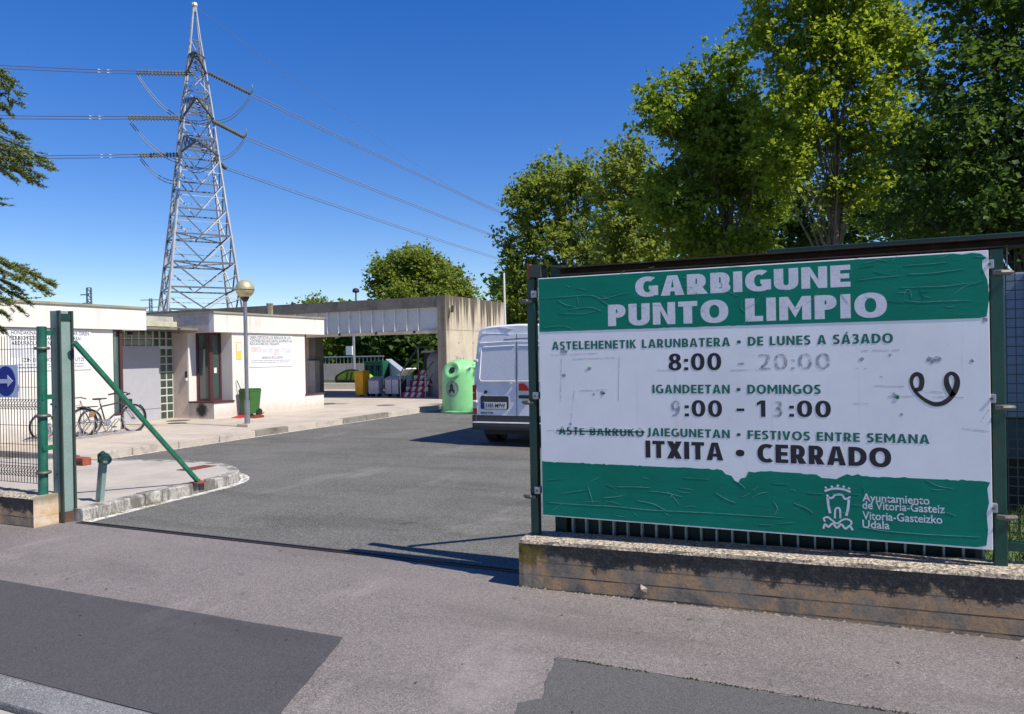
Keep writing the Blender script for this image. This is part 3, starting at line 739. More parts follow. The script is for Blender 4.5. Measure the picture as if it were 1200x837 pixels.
G().prism(tb, YF - .0012, YF + .001, lambda a, b, c: (a, c, b)).obj('top_band', M['sgreen'], sign)
low = edge_poly(.881, .006, 5, .02)
dip = [bp(x, y) for x, y in ((840, 550), (846, 551.5), (850, 556), (857, 558), (861, 564), (865, 566), (868, 561), (874, 560), (877, 553), (884, 554))]
low = [p for p in low if not (dip[0][0] - .02 < p[0] < dip[-1][0] + .02)] + dip; low.sort()
dip2 = [bp(x, y) for x, y in ((950, 556), (957, 556.5), (963, 560.5), (972, 561), (980, 562), (986, 559), (993, 556), (999, 558), (1006, 556))]
low = [p for p in low if not (dip2[0][0] - .01 < p[0] < dip2[-1][0] + .01)] + dip2; low.sort()
rb = [bp(1158, 573), bp(1160, 590), bp(1157, 603), bp(1159, 622), bp(1157, 640), bp(1145, 642)]
lb = [(X0 + .006, Z0 + .008)]
G().prism(low[:-1] + rb + lb, YF - .0012, YF + .001, lambda a, b, c: (a, c, b)).obj('bottom_band', M['sgreen'], sign)
board_text(744, 347, 997, 337, 23, 'GARBIGUNE', M['wink'], .265, .085)
board_text(712, 383.5, 1040, 370, 25, 'PUNTO LIMPIO', M['wink'], .265, .095)
board_text(646, 410.5, 1047, 401.5, 9.5, 'ASTELEHENETIK LARUNBATERA \u2022 DE LUNES A S\u00c13ADO', M['gink'], .215, .125)
board_text(783, 434.5, 845, 433.5, 19.5, '8:00', M['ink'], .19, .12)
board_text(864, 434, 973, 432.5, 18, '- 20:00', M['ghost'], .15, .16, name='ghost_lettering')
board_text(764, 461.5, 962, 461.5, 10, 'IGANDEETAN \u2022 DOMINGOS', M['gink'], .215, .12)
board_text(786, 488, 797, 488, 18, '9', M['ghost'], .17, .1, name='ghost_lettering')
board_text(802, 488.5, 846, 488.5, 19, ':00', M['ink'], .19, .12)
board_text(863, 488.5, 897, 488.5, 19, '- 1', M['ink'], .19, .12)
board_text(905, 488.5, 917, 488.5, 18, '3', M['ghost'], .17, .1, name='ghost_lettering')
board_text(925, 489, 974, 489, 19, ':00', M['ink'], .19, .12)
board_text(654, 510, 754, 511.5, 9, 'ASTE BARRUKO', M['gink'], .215, .12)
a = bp(651, 505.2); b = bp(755, 506.7); G().prism([(a[0], a[1] - .004), (b[0], b[1] - .004), (b[0], b[1] + .004), (a[0], a[1] + .004)], YF - .0012, YF - .0004, lambda a_, b_, c_: (a_, c_, b_)).obj('strike_line', M['ink'], sign)
a = bp(653, 501); b = bp(754, 502.5)
for q in range(9):
    u0, u1 = q / 9 + random.uniform(0, .03), (q + 1) / 9 - random.uniform(.0, .03); zz_ = a[1] + random.uniform(-.005, .003)
    G().prism([(a[0] + (b[0] - a[0]) * u0, zz_ - .004), (a[0] + (b[0] - a[0]) * u1, zz_ - .002), (a[0] + (b[0] - a[0]) * u1, zz_ + .004), (a[0] + (b[0] - a[0]) * u0, zz_ + .003)], YF - .0009, YF - .0002, lambda a_, b_, c_: (a_, c_, b_)).obj('scraped_strip', M['swhite'], sign)
board_text(758, 510.5, 1090, 521.5, 9.5, 'JAIEGUNETAN \u2022 FESTIVOS ENTRE SEMANA', M['gink'], .215, .125)
board_text(756, 537.5, 1045, 547, 20, 'ITXITA \u2022 CERRADO', M['ink'], .235, .10)
lay(1011, 588, 1090, 591.5, 9, 'Ayuntamiento', M['wink'], .014)
lay(1011, 597, 1108, 601.5, 9, 'de Vitoria-Gasteiz', M['wink'], .014)
lay(1011, 609.5, 1105, 613.5, 9, 'Vitoria-Gasteizko', M['wink'], .014)
lay(1011, 619, 1043, 620.5, 9, 'Udala', M['wink'], .014)
# emblem of the town hall: crown over a tower over waves, drawn as raised strokes
def stroke(pts, wd, mat=None, name='emblem_stroke', dep=.0018, par=None, smoothn=5):
    P = smooth_path([(*bp(*p),) for p in pts], smoothn) if len(pts) > 2 else [Vector((*bp(*p), 0)) for p in pts]
    L = []; R_ = []
    for i, p in enumerate(P):
        d = (P[min(i + 1, len(P) - 1)] - P[max(i - 1, 0)]).normalized(); nn = Vector((-d.y, d.x, 0)); wv = wd(i / (len(P) - 1)) if callable(wd) else wd
        L.append(p + nn * wv / 2); R_.append(p - nn * wv / 2)
    g = G(); n = len(P); vs = [(p.x, YF - dep, p.y) for p in L] + [(p.x, YF - dep, p.y) for p in R_] + [(p.x, YF, p.y) for p in L] + [(p.x, YF, p.y) for p in R_]
    fs = []
    for i in range(n - 1): fs += [(i, i + 1, n + i + 1, n + i), (i, i + 1, 2 * n + i + 1, 2 * n + i), (n + i, n + i + 1, 3 * n + i + 1, 3 * n + i)]
    g.add(vs, fs); return g if par == 'raw' else g.obj(name, mat or M['wink'], sign)
em = [((966.5, 576), (974, 573.5), (981, 573), (989, 574), (997, 577), .010), ((967, 572.5), (968.8, 571.2), .010), ((974, 571.5), (976, 570), .010), ((981, 571), (983, 568.5), .010), ((988, 571.5), (990, 570), .010), ((994.5, 573.5), (996, 572), .010),
      ((969, 580), (972, 584), (976, 583.5), (979, 580.5), (987, 580.5), (990, 585), (995, 584), (996, 582), .009), ((970, 583), (971, 593), (973, 602), .011), ((995, 586), (994, 596), (992, 605), .011),
      ((978.5, 608), (979, 598), (982, 595.5), (984.5, 598), (985, 608), .008),
      ((967, 612), (965.5, 608), (970, 606.5), (975, 610), (981, 614), (987, 610), (993, 609), (998, 612), (997, 616), .008), ((965, 620), (967, 615), (971, 618), (976, 614), (981, 619), (986, 615), (991, 620), (996, 617), (999.5, 622), .009)]
for e in em: stroke(list(e[:-1]), e[-1] * 1.3)
# cracks and lifted wrinkles of the vinyl
mc = lambda n_: (lambda t: .0035 * (1 - abs(2 * t - 1)) ** .5 + .0008)
g = G()
CR = [[(632, 350), (655, 348), (690, 346), (705, 350), (725, 345), (738, 343)], [(653, 352), (662, 357), (675, 360)], [(655, 367), (680, 368), (700, 364)], [(665, 363), (690, 360), (705, 365)], [(698, 348), (706, 353), (714, 359)], [(636, 384), (658, 382), (672, 386)], [(676, 347), (677, 357)],
      [(870, 352), (868, 360), (873, 366)], [(889, 349), (884, 356), (874, 361)], [(870, 382), (874, 377), (880, 372)], [(985, 342), (990, 350), (994, 355)], [(960, 341), (953, 350), (945, 356)],
      [(1006, 328), (1030, 325), (1055, 323)], [(1025, 318), (1045, 322)], [(1060, 311), (1090, 309), (1112, 307)], [(1064, 321), (1090, 320), (1130, 315)], [(1055, 337), (1085, 336), (1110, 335), (1125, 333), (1155, 329)], [(1110, 350), (1122, 342), (1135, 334), (1150, 331)], [(1060, 352), (1080, 354), (1100, 353), (1140, 352)], [(1040, 352), (1060, 354)], [(1008, 313), (1025, 310)], [(1010, 326), (1020, 324)], [(1060, 346), (1062, 340), (1067, 340), (1069, 350)], [(1079, 338), (1084, 350)], [(1078, 342), (1090, 341)],
      [(640, 589), (680, 592), (720, 594), (760, 598), (820, 601), (870, 604), (918, 607)], [(641, 563), (660, 561)], [(657, 579), (675, 576), (690, 574)], [(688, 570), (691, 579), (694, 590)], [(711, 568), (721, 573)], [(720, 571), (745, 571), (762, 572)], [(705, 584), (725, 582), (732, 579)], [(745, 587), (765, 591), (782, 600)], [(760, 576), (780, 578), (800, 583)], [(780, 577), (787, 580), (784, 584)], [(838, 578), (850, 585), (862, 590)], [(860, 563), (868, 568), (873, 573)], [(880, 585), (890, 579), (900, 577)], [(906, 588), (911, 596), (907, 604)], [(908, 603), (913, 598)], [(930, 590), (945, 596), (953, 602)],
      [(800, 560), (830, 562)], [(906, 567), (925, 568)], [(946, 578), (966, 579)], [(1086, 563), (1100, 570), (1118, 573)], [(1008, 618), (1040, 623), (1090, 627), (1150, 630)], [(1100, 597), (1120, 605)], [(998, 592), (1010, 593)], [(1012, 571), (1014, 579)], [(912, 614), (930, 613)], [(975, 579), (1008, 580)], [(890, 615), (905, 616)]]
for c in CR:
    r_ = random.uniform(.6, 1.1); q = stroke(c, (lambda t, r_=r_: (.0030 * (1 - abs(2 * t - 1)) ** .5 * (.5 + .5 * abs(sin(t * 17))) + .0006) * r_), par='raw', dep=.0026, smoothn=4); g.add(q.v, q.f)
for i in range(46):
    band = random.random() < .5; x = random.uniform(640, 1150); y = (random.uniform(300, 372) if band else random.uniform(572, 628)) + 0
    if not band and x < 960: y = random.uniform(560, 604)
    X, Z = bp(x, y)
    if not (Z > 1.82 or Z < .87): continue
    l = random.uniform(6, 22); s_ = random.uniform(-.25, .25) if random.random() < .7 else random.uniform(-1.5, 1.5); l = l / (1 + abs(s_))
    q = stroke([(x, y), (x + l * .5, y + l * .5 * s_ + random.uniform(-1, 1)), (x + l, y + l * s_)], (lambda t: .0018 * (1 - abs(2 * t - 1)) ** .5 + .0004), par='raw', dep=.0022, smoothn=3); g.add(q.v, q.f)
g.obj('vinyl_crack', M['crease'], sign, kind='stuff')
# scratches, glue marks and scraps on the white field
g = G()
SC = [[(645, 416), (700, 414)], [(657, 420), (656, 470)], [(725, 418), (724, 470)], [(670, 421), (720, 419)], [(672, 458), (668, 498)], [(678, 458), (712, 457)], [(1010, 411), (1055, 410)], [(1003, 432), (1016, 432)], [(855, 434), (895, 433)], [(770, 434), (785, 434)], [(1070, 457), (1120, 461)], [(1025, 452), (1060, 453)], [(1095, 465), (1130, 466)], [(1040, 465), (1075, 464)], [(640, 505), (650, 504)], [(1128, 502), (1160, 506)], [(1000, 473), (1018, 473)], [(1150, 495), (1160, 480)]]
for c in SC:
    q = stroke(c, (lambda t: .0030), par='raw', dep=.0004); g.add(q.v, q.f)
g.obj('glue_line', M['ghost'], sign, kind='stuff')
g = G()
for (x, y, s_) in ((1050, 464, .022), (1010, 421, .018), (1092, 422, .03), (1100, 421, .028), (1043, 416, .014), (705, 461, .022), (695, 462, .012), (660, 440, .02), (668, 497, .016), (1033, 442, .012), (1057, 486, .012), (1140, 423, .015), (690, 432, .02), (660, 412, .03), (1155, 375, .02)):
    X, Z = bp(x, y); pts = [(X + s_ * random.uniform(.5, 1) * cos(a), Z + s_ * random.uniform(.4, .9) * sin(a)) for a in [k * 2 * pi / 9 for k in range(9)]]
    g.prism(pts, YF - .0005, YF, lambda a, b, c: (a, c, b))
g.obj('glue_spot', M['ghost'], sign, kind='stuff')
for (x, y, s_, mt) in ((689.5, 430.5, .014, M['iglu']), (1052, 466, .016, M['gink']), (1048, 461, .01, M['ghost']), (707, 461, .010, M['ink'])):
    X, Z = bp(x, y); pts = [(X + s_ * random.uniform(.5, 1) * cos(a), Z + s_ * random.uniform(.4, .8) * sin(a)) for a in [k * 2 * pi / 7 for k in range(7)]]
    G().prism(pts, YF - .0022, YF, lambda a, b, c: (a, c, b)).obj('vinyl_scrap', mt, sign)
# sprayed smile: two loops and a mouth
def spray():
    k = N('brown spray paint'); k.col(k.ramp(k.noise(12, 4), [(.35, (.012, .008, .008)), (.7, (.045, .03, .028))])); k.rough(.5); return k.m
SPR = spray()
def pres(w0): return lambda t: w0 * (.82 + .18 * sin(t * 9))
stroke([(1073, 457), (1079, 455.5), (1081, 448), (1079.5, 441), (1075, 438.5), (1070.5, 441), (1068.5, 447), (1070, 453.5), (1074, 460), (1081, 466.5), (1089, 471.5), (1097, 474), (1106, 472.5), (1114, 467), (1119.5, 459)], pres(.027), SPR, 'sprayed_smile', .0005, smoothn=6)
stroke([(1114, 467), (1119.5, 459), (1122.5, 449), (1121, 441), (1115.5, 437.5), (1110.5, 441), (1110, 449), (1113, 457), (1118, 464)], pres(.031), SPR, 'sprayed_loop', .0008, smoothn=6)



# ------------------------------------------------------------------ left pier, fence and gate post
t = thing('low_wall', 'short concrete wall at left whose pale end face catches the sun', 'wall', (-7.49, 4.87, 0))
g = G(); vs = []; fs = []; n = 50
def prof2(x):
    j = [random.uniform(-.004, .004) for _ in range(6)]
    return [(x, 4.87 + j[0], -.05), (x, 4.868 + j[1], .285), (x, 4.89, .302 + j[3]), (x, 5.02, .308 + j[4]), (x, 5.19, .302 + j[5]), (x, 5.20, -.05)]
for i in range(n + 1): vs += prof2(-7.49 - 9 * (i / n) ** 1.3)
for i in range(n):
    for k in range(5): fs.append((i * 6 + k, i * 6 + k + 1, i * 6 + 6 + k + 1, i * 6 + 6 + k))
fs += [(0, 1, 2, 3, 4, 5), tuple(n * 6 + k for k in range(6))]
g.add(vs, fs); g.obj('wall_body', M['pier'], t)
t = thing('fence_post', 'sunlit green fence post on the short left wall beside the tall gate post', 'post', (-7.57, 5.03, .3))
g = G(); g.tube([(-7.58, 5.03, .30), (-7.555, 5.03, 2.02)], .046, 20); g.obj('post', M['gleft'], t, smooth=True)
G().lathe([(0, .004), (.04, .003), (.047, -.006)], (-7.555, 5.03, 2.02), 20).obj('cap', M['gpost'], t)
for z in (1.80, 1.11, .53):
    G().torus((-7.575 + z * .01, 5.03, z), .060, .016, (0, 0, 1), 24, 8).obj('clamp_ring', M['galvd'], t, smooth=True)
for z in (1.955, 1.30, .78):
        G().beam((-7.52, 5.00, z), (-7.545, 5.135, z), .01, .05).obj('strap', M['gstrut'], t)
t = thing('gate_post', 'tall faded green gate post of paired steel channels, rusty at its foot', 'post', (-7.45, 5.2, 0))
g = G(); H_ = 2.185
def chan(x0, x1, y0, yd, z0, z1, wl=.012):
    g = G(); g.box(x0, x1, y0, y0 + wl, z0, z1); g.box(x0, x0 + wl, y0 + wl + .0005, y0 + yd, z0, z1); g.box(x1 - wl, x1, y0 + wl + .0005, y0 + yd, z0, z1); return g
g = G(); g.box(-7.555, -7.457, 5.13, 5.30, .11, H_); g.obj('channel', M['gfade'], t)
g = G(); g.box(-7.4565, -7.43, 5.141, 5.25, .11, H_ - .03); g.obj('channel_web', M['gfade'], t)
g = G(); g.box(-7.457, -7.412, 5.124, 5.1405, 0, H_ + .002); g.box(-7.457, -7.405, 5.2505, 5.272, 0, H_ + .001); g.box(-7.562, -7.5555, 5.128, 5.30, 0, H_ + .002); g.obj('flange', M['gfade2'], t)  # flanges coloured dark to paint the shaded gap beside the web
g = G(); g.box(-7.555, -7.4575, 5.131, 5.30, 0, .109); g.box(-7.4565, -7.429, 5.1415, 5.25, 0, .109); g.obj('rusty_foot', M['rust'], t)
G().box(-7.43, -7.415, 5.142, 5.249, 2.09, 2.155).obj('recess_shade', M['gdark'], t)  # dark box paints the shade of the recess at the web top
for z in (2.0, 1.2, .5): G().tube([(-7.50, 5.122, z), (-7.50, 5.131, z)], .010, 8).obj('bolt', M['gfade2'], t)
# strut
t = thing('gate_strut', 'bright green diagonal brace from the tall gate post down to the kerb island', 'brace', (-7.42, 6.875, .13))
G().beam((-7.33, 5.22, 1.86), (-7.42, 6.88, .145), .042, .042).obj('brace_bar', M['gstrut'], t)
G().box(-7.50, -7.35, 6.80, 6.98, .13, .142).obj('foot_plate', M['rustr'], t)
for dx in (-.05, .05): G().tube([(-7.425 + dx, 6.95, .14), (-7.425 + dx, 6.95, .165)], .012, 6).obj('bolt', M['rustr'], t)
# roller bollard
t = thing('roller_post', 'short green post with a round guide roller on top, on the kerb island', 'bollard', (-7.48, 5.6, .13))
G().beam((-7.50, 5.6, .13), (-7.455, 5.62, .60), .075, .05, (0, 1, 0)).obj('stem', M['gfade'], t)
G().tube([(-7.48, 5.565, .155), (-7.48, 5.573, .155)], .01, 8).obj('bolt', M['rust'], t)
g = G(); g.lathe([(0, -.055), (.052, -.055), (.056, -.045), (.056, .045), (.050, .055), (.040, .055), (.036, .02), (0, .02)], (-7.395, 5.60, .60), 20, (.86, -.45, -.2)); g.obj('roller', M['gpost'], t, smooth=True)
G().lathe([(0, .030), (.036, .030), (.037, .02)], (-7.395, 5.60, .60), 16, (.86, -.45, -.2)).obj('roller_lit_disc', M['gfade'], t)  # pale disc paints the lit inside of the roller opening
g = G(); g.tube([(-7.475, 5.60, .56), (-7.475, 5.60, .64), (-7.43, 5.60, .66)], .03, 8); g.obj('roller_arm', M['gpost'], t, smooth=True)
# mesh fence on the left
t = thing('mesh_fence', 'welded mesh fence on the left wall that carries the blue arrow sign', 'fence', (-8, 5.06, .35))
mesh_panel(t, -13.6, -7.66, 5.07, .40, 1.94, .048, .20, .0045, folds=(1.22, .52))
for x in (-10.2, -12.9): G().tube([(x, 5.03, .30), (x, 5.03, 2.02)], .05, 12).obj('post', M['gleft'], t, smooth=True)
# arrow sign
c0, c1 = on_y(-5, 428, 5.0), on_y(22, 466, 5.0)
t = thing('arrow_sign', 'square pale sign with white arrow on a blue disc, fixed to the mesh fence', 'sign', (c1.x, 5.0, c1.z))
xa, xb, za, zb = c1.x - .395, c1.x, c1.z, c0.z
G().box(xa, xb, 4.995, 5.003, za, zb, .002).obj('plate', M['signback'], t)
cx, cz, R_ = (xa + xb) / 2, (za + zb) / 2, .158
G().lathe([(0, .003), (R_, .003), (R_, 0)], (cx, 4.9945, cz), 36, (0, -1, 0)).obj('blue_disc', M['blue'], t)
aw = [(-.11, .022), (.035, .022), (.035, .062), (.125, 0), (.035, -.062), (.035, -.022), (-.11, -.022)]
G().prism([(cx + a, cz + b) for a, b in aw], 4.988, 4.9914, lambda a, b, c: (a, c, b)).obj('arrow', M['signback'], t)

# ------------------------------------------------------------------ office building, two flat roofed blocks
B = thing('office_building', 'low white rendered office block with two flat roofed wings and grey door', 'building', (-15, 12, .12))
FX = -15.0; FA = -14.93
TOP = 2.90; FB = 2.365
def part(name, g, mat, parent=B, **k): return g.obj(name, mat, parent, **k)
# left wing
part('wall', G().box(-24, FX, -2, 11.60, .0, FB), M['rend'])
part('wall_joint', G().box(FX, FX + .004, -2, 11.6, FB - .012, FB - .001), M['coping'])
part('fascia', G().box(-24, FA, -2, 12.42, FB + .001, TOP - .05), M['rend'])
part('coping', G().box(-24, FA + .03, -2, 12.45, TOP - .049, TOP), M['coping'])
# window strip next to the door
sw = G(); part('side_window', G().box(-15.5, -15.06, 11.60, 11.77, .5, FB), M['glassg'])
f = G(); f.box(-15.07, -15.0, 11.60, 11.62, .45, FB); f.box(-15.07, -15.0, 11.77, 11.84, .13, FB); f.box(-15.10, -15.0, 11.62, 11.77, .45, .50); f.box(-15.07, -15.0, 11.62, 11.77, FB - .04, FB)
part('window_frame', f, M['frame'])
part('wall', G().box(-16.4, -15.08, 11.775, 11.835, .1, FB), M['rend2'])
part('sill_block', G().box(-15.6, -15.0, 11.605, 11.765, .0, .44), M['rend'])
# alcove back wall, door, glass blocks
AX = -16.4
part('wall', G().box(-24, AX - .06, 11.84, 14.52, 0, FB + .3), M['rend2'])
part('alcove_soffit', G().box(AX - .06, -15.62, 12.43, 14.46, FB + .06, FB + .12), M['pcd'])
yd0, yd1 = 12.86, 14.03
dr = G().box(AX - .05, AX + .0, 11.85, yd1, .13, 2.02)
d0 = part('door', dr, M['door'])
part('door_joint', G().box(AX, AX + .004, 12.72, 12.735, .13, 2.02), M['gfade2'], d0)
G().box(AX, AX + .05, 12.80, 12.83, 1.15, 1.38).obj('handle', M['galv'], d0)
G().box(AX, AX + .006, 11.85, yd1, .42, .432).obj('kick_line', M['steel'], d0)
part('block_grid', G().box(AX - .055, AX - .012, 11.85, 14.45, .13, FB + .06), M['mortar'])
gb = 0
bs = .205
def block(y0, z0):
    g = G(); y1 = y0 + bs - .03; z1 = z0 + bs - .03; x = AX - .012
    g.add([(x, y0, z0), (x, y1, z0), (x, y1, z1), (x, y0, z1), (x + .012, y0 + .02, z0 + .02), (x + .012, y1 - .02, z0 + .02), (x + .012, y1 - .02, z1 - .02), (x + .012, y0 + .02, z1 - .02)], [(4, 5, 6, 7), (0, 1, 5, 4), (1, 2, 6, 5), (2, 3, 7, 6), (3, 0, 4, 7)]); g.obj('glass_block', M['gblock'], B)
for r_ in range(11):
    for c_ in range(2): block(yd1 + .02 + c_ * bs, .14 + r_ * .205 - (0 if r_ < 9 else -.05))
for yb in [yd1 + .02 - bs * (k + 1) for k in range(10)]:
    block(yb, 2.035); block(yb, 2.24)
part('alcove_lintel', G().box(AX - .05, AX + .03, 12.03, 14.46, FB + .06, FB + .36), M['rend2'])
# canopy slab over the door
part('canopy', G().box(AX - .0, -15.62, 12.43, 13.9, 2.50, 2.63), plain('pale canopy', (.50, .50, .36), .8, grime=(.2, .2, .12)))
part('canopy_edge', G().box(AX, -15.50, 13.905, 14.455, 2.42, 2.47), M['pcd'])
G().box(-15.60, -15.48, 12.44, 12.60, 2.28, 2.36).obj('lamp_box', M['black'], B)
# right wing
part('wall', G().box(-24, -15.9, 14.46, 18.9, 0, FB), M['rend2'])
part('pier_face', G().box(-15.9, -15.86, 14.462, 14.80, .1, FB), M['rend'])
part('wall', G().box(-15.9, FX, 15.12, 18.03, 0, FB), M['rend'])
part('fascia_side', G().box(-24, -15.11, 14.458, 14.50, FB + .001, TOP - .05), M['rendg'])
part('fascia', G().box(-24, -14.94, 14.502, 18.88, FB + .001, TOP - .05), M['rend'])
G().box(-15.112, -14.94, 14.459, 14.501, FB + .002, TOP - .051).obj('fascia_corner', M['rend'], B)
part('coping', G().box(-24, -14.91, 14.43, 18.91, TOP - .049, TOP), M['coping'])
# roof link between the wings
part('roof_link', G().box(-24, -16.35, 12.42, 14.44, 2.62, 2.80), M['rendg'])
# corner bay window
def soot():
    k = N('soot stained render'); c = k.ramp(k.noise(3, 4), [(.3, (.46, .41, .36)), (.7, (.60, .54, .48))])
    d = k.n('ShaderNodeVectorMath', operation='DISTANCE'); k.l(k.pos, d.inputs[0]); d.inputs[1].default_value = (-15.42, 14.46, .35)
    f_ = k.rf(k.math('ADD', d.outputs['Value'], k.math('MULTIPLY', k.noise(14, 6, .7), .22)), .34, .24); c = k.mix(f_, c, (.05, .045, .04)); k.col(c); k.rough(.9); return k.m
part('bay_base', G().box(-15.88, FX, 14.461, 15.119, 0, .53), [soot()])
part('bay_base_front', G().box(FX + .0005, FX + .004, 14.462, 15.119, .0, .53), M['rend'])
part('bay_sill', G().box(-15.86, FX + .03, 14.43, 15.15, .531, .575), M['frame'])
w1 = part('bay_window', G().box(-15.80, -15.42, 14.74, 14.75, .58, FB), M['glass'])
w2 = part('bay_window', G().box(-15.42, -15.41, 14.80, 15.10, .58, FB), M['glass'])
f = G(); f.box(-15.86, -15.80, 14.71, 14.77, .577, FB - .001); f.box(-15.44, -15.36, 14.70, 14.80, .577, FB - .001); f.box(-15.80, -15.44, 14.72, 14.76, .577, .63); f.box(-15.80, -15.44, 14.72, 14.76, FB - .05, FB - .001); part('window_frame', f, M['frame'], w1)
f = G(); f.box(-15.43, -15.38, 15.06, 15.12, .577, FB - .001); f.box(-15.43, -15.38, 14.80, 15.06, .577, .63); f.box(-15.43, -15.38, 14.80, 15.06, FB - .05, FB - .001); part('window_frame', f, M['frame'], w2)
f = G(); f.box(-15.79, -15.45, 14.72, 14.735, 1.93, 1.96); f.beam((-15.62, 14.73, 1.95), (-15.50, 14.68, 2.3), .02, .02); part('casement', f, M['frame'], w1)
G().box(-15.405, -15.40, 14.88, 14.97, 1.30, 1.44).obj('notice', M['wpaint'], w2)
part('reveal', G().box(-15.9, -15.42, 15.12, 15.125, .1, FB), M['rend2'])
# intercom
t = G(); t.box(-15.96, -15.91, 14.43, 14.46, 1.20, 1.36); part('intercom', t, M['black']); G().box(-15.96, -15.91, 14.425, 14.46, 1.12, 1.19).obj('intercom_plate', M['wpaint'], B)
# far bay
part('bay_base', G().box(-15.35, FX + .004, 18.032, 18.87, 0, .53), M['rend'])
part('bay_sill', G().box(-15.38, FX + .03, 18.0, 18.89, .531, .575), M['frame'])
f = G(); f.box(-15.2, -15.03, 18.032, 18.12, .577, FB - .001); part('window_frame', f, M['frame'])
# yellow notice, sign boards
t = thing('yellow_notice', 'small white and yellow notice on the white wall right of the corner window', 'notice', (FX + .01, 15.36, 1.75))
a, b = on_x(276.5, 401, FX), on_x(283, 421, FX)
G().box(FX + .004, FX + .010, a.y, b.y, b.z, a.z).obj('plate', plain('notice yellow', (.80, .62, .12), .5), t); G().box(FX + .0105, FX + .013, a.y + .02, b.y - .02, (a.z + b.z) / 2, a.z - .04).obj('white_panel', M['wpaint'], t)
def wall_board(name, label, x0, y0, x1, y1, lines, blocks):
    a, b = on_x(x0, y0, FX), on_x(x1, y1, FX); za = FB - .03 if a.z > FB - .05 else a.z
    t = thing(name, label, 'sign', (FX, a.y, b.z))
    G().box(FX + .004, FX + .014, a.y, b.y, b.z, za).obj('board', plain('laminated sheet', (.80, .80, .82), .4, var=.02), t)
    W_ = b.y - a.y; H_ = za - b.z
    for (u0, u1, v, h, s, mt) in lines:
        text_mesh('lettering', s, M[mt], t, lambda p, q, r: (FX + .0155, a.y + u0 * W_ + p, za - v * H_ + q), (u1 - u0) * W_, h, .006)
    for (u0, u1, v0, v1, c) in blocks:
        G().box(FX + .0142, FX + .0150, a.y + u0 * W_, a.y + u1 * W_, za - v1 * H_, za - v0 * H_).obj('pictogram_field', c, t)
pinkish = plain('faded pink print', (.70, .60, .62), .5); greyish = plain('faded grey print', (.66, .66, .70), .5)
wall_board('notice_board', 'wide white notice with faded pink pictures on the wall behind the tall gate post', 8, 384, 107, 433,
    [(.04, .97, .135, .075, 'HONDAKINAK BEREIZI SARTU BEHAR DIREN', 'ink'), (.04, .86, .26, .075, 'EDUKIONTZIETAN, SAILKATU ETA JARRAI', 'ink'), (.04, .80, .385, .08, 'ARDURADUNAREN ARGIBIDEAK', 'ink'), (.15, .90, .78, .07, 'EZIN DIRA HONDAKINAK UTZI', 'ink'), (.08, .9, .86, .028, 'hondakin arriskutsuak, industrialak eta hiri hondakinak ez dira onartzen hemen', 'ink'), (.1, .9, .92, .028, 'gaikako bilketa zentroaren araudia kontsulta daiteke bulegoan', 'ink')],
    [(.02, .30, .45, .68, greyish), (.32, .66, .45, .70, pinkish), (.68, .98, .45, .68, greyish)])
wall_board('notice_board', 'white notice with small print on the wall above the green wheelie bin', 291, 393, 343, 429,
    [(.02, .95, .105, .075, 'DEBEN DEPOSITAR LOS RESIDUOS EN LOS', 'ink'), (.02, .98, .21, .075, 'CONTENEDORES ADECUADOS, SIGUIENDO LAS', 'ink'), (.02, .68, .31, .075, 'INDICACIONES DEL VIGILANTE', 'ink'), (.28, .75, .74, .06, 'RESIDUOS EXCLUIDOS', 'ink'), (.03, .95, .81, .03, 'no se admiten residuos industriales, peligrosos ni restos organicos en este centro', 'gfade2'), (.03, .9, .87, .03, 'consulte con el personal antes de depositar cualquier otro material voluminoso', 'gfade2')],
    [(.04, .28, .36, .52, pinkish), (.30, .52, .40, .56, greyish), (.54, .68, .42, .64, pinkish), (.70, .96, .38, .56, greyish)])
# roof vent pipes
for k, (dx, lab) in enumerate(((0, 'wide roof vent pipe above the right wing'), (.22, 'narrow roof vent pipe right beside the wide one on the right wing'))):
    p = on_x(314.5 + 3.2 * k, 358, -18.0)
    o = G().lathe([(0, .35), (.07, .35), (.07, .3), (.06, .29), (.06, -.3)], (p.x, p.y, p.z - .28), 12).obj('roof_vent', M['pcd'] if k == 0 else M['coping']); tag(o, lab, 'vent')

# ------------------------------------------------------------------ portal / covered bay
PY = 23.0
T = thing('concrete_portal', 'large concrete portal frame with white beam panels over the container bay', 'building', (-13, PY, .1))
PT = 3.76
G().box(-13.27, -12.93, PY, PY + 4.8, 0, PT).obj('side_wall', M['pc'], T)
G().box(-13.272, -12.932, PY - .02, PY, 0, PT).obj('pillar_face', M['pillar'], T)
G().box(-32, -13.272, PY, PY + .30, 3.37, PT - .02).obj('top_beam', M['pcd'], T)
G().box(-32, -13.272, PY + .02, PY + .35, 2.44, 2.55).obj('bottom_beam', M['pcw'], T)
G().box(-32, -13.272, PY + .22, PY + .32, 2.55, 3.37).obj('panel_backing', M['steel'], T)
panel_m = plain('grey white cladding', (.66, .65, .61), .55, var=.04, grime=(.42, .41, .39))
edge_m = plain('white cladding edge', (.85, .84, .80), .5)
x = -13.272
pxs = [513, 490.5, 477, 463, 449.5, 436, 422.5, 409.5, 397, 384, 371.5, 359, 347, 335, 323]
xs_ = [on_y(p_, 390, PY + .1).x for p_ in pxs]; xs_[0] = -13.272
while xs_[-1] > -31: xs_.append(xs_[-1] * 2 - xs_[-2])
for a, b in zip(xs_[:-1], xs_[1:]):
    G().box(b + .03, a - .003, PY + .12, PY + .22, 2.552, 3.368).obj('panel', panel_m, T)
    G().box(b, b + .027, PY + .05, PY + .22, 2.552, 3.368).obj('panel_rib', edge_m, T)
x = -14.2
while x > -22: G().box(x - .08, x, PY + .0, PY + .02, 2.47, 2.55).obj('bracket', M['black'], T); x -= 1.63
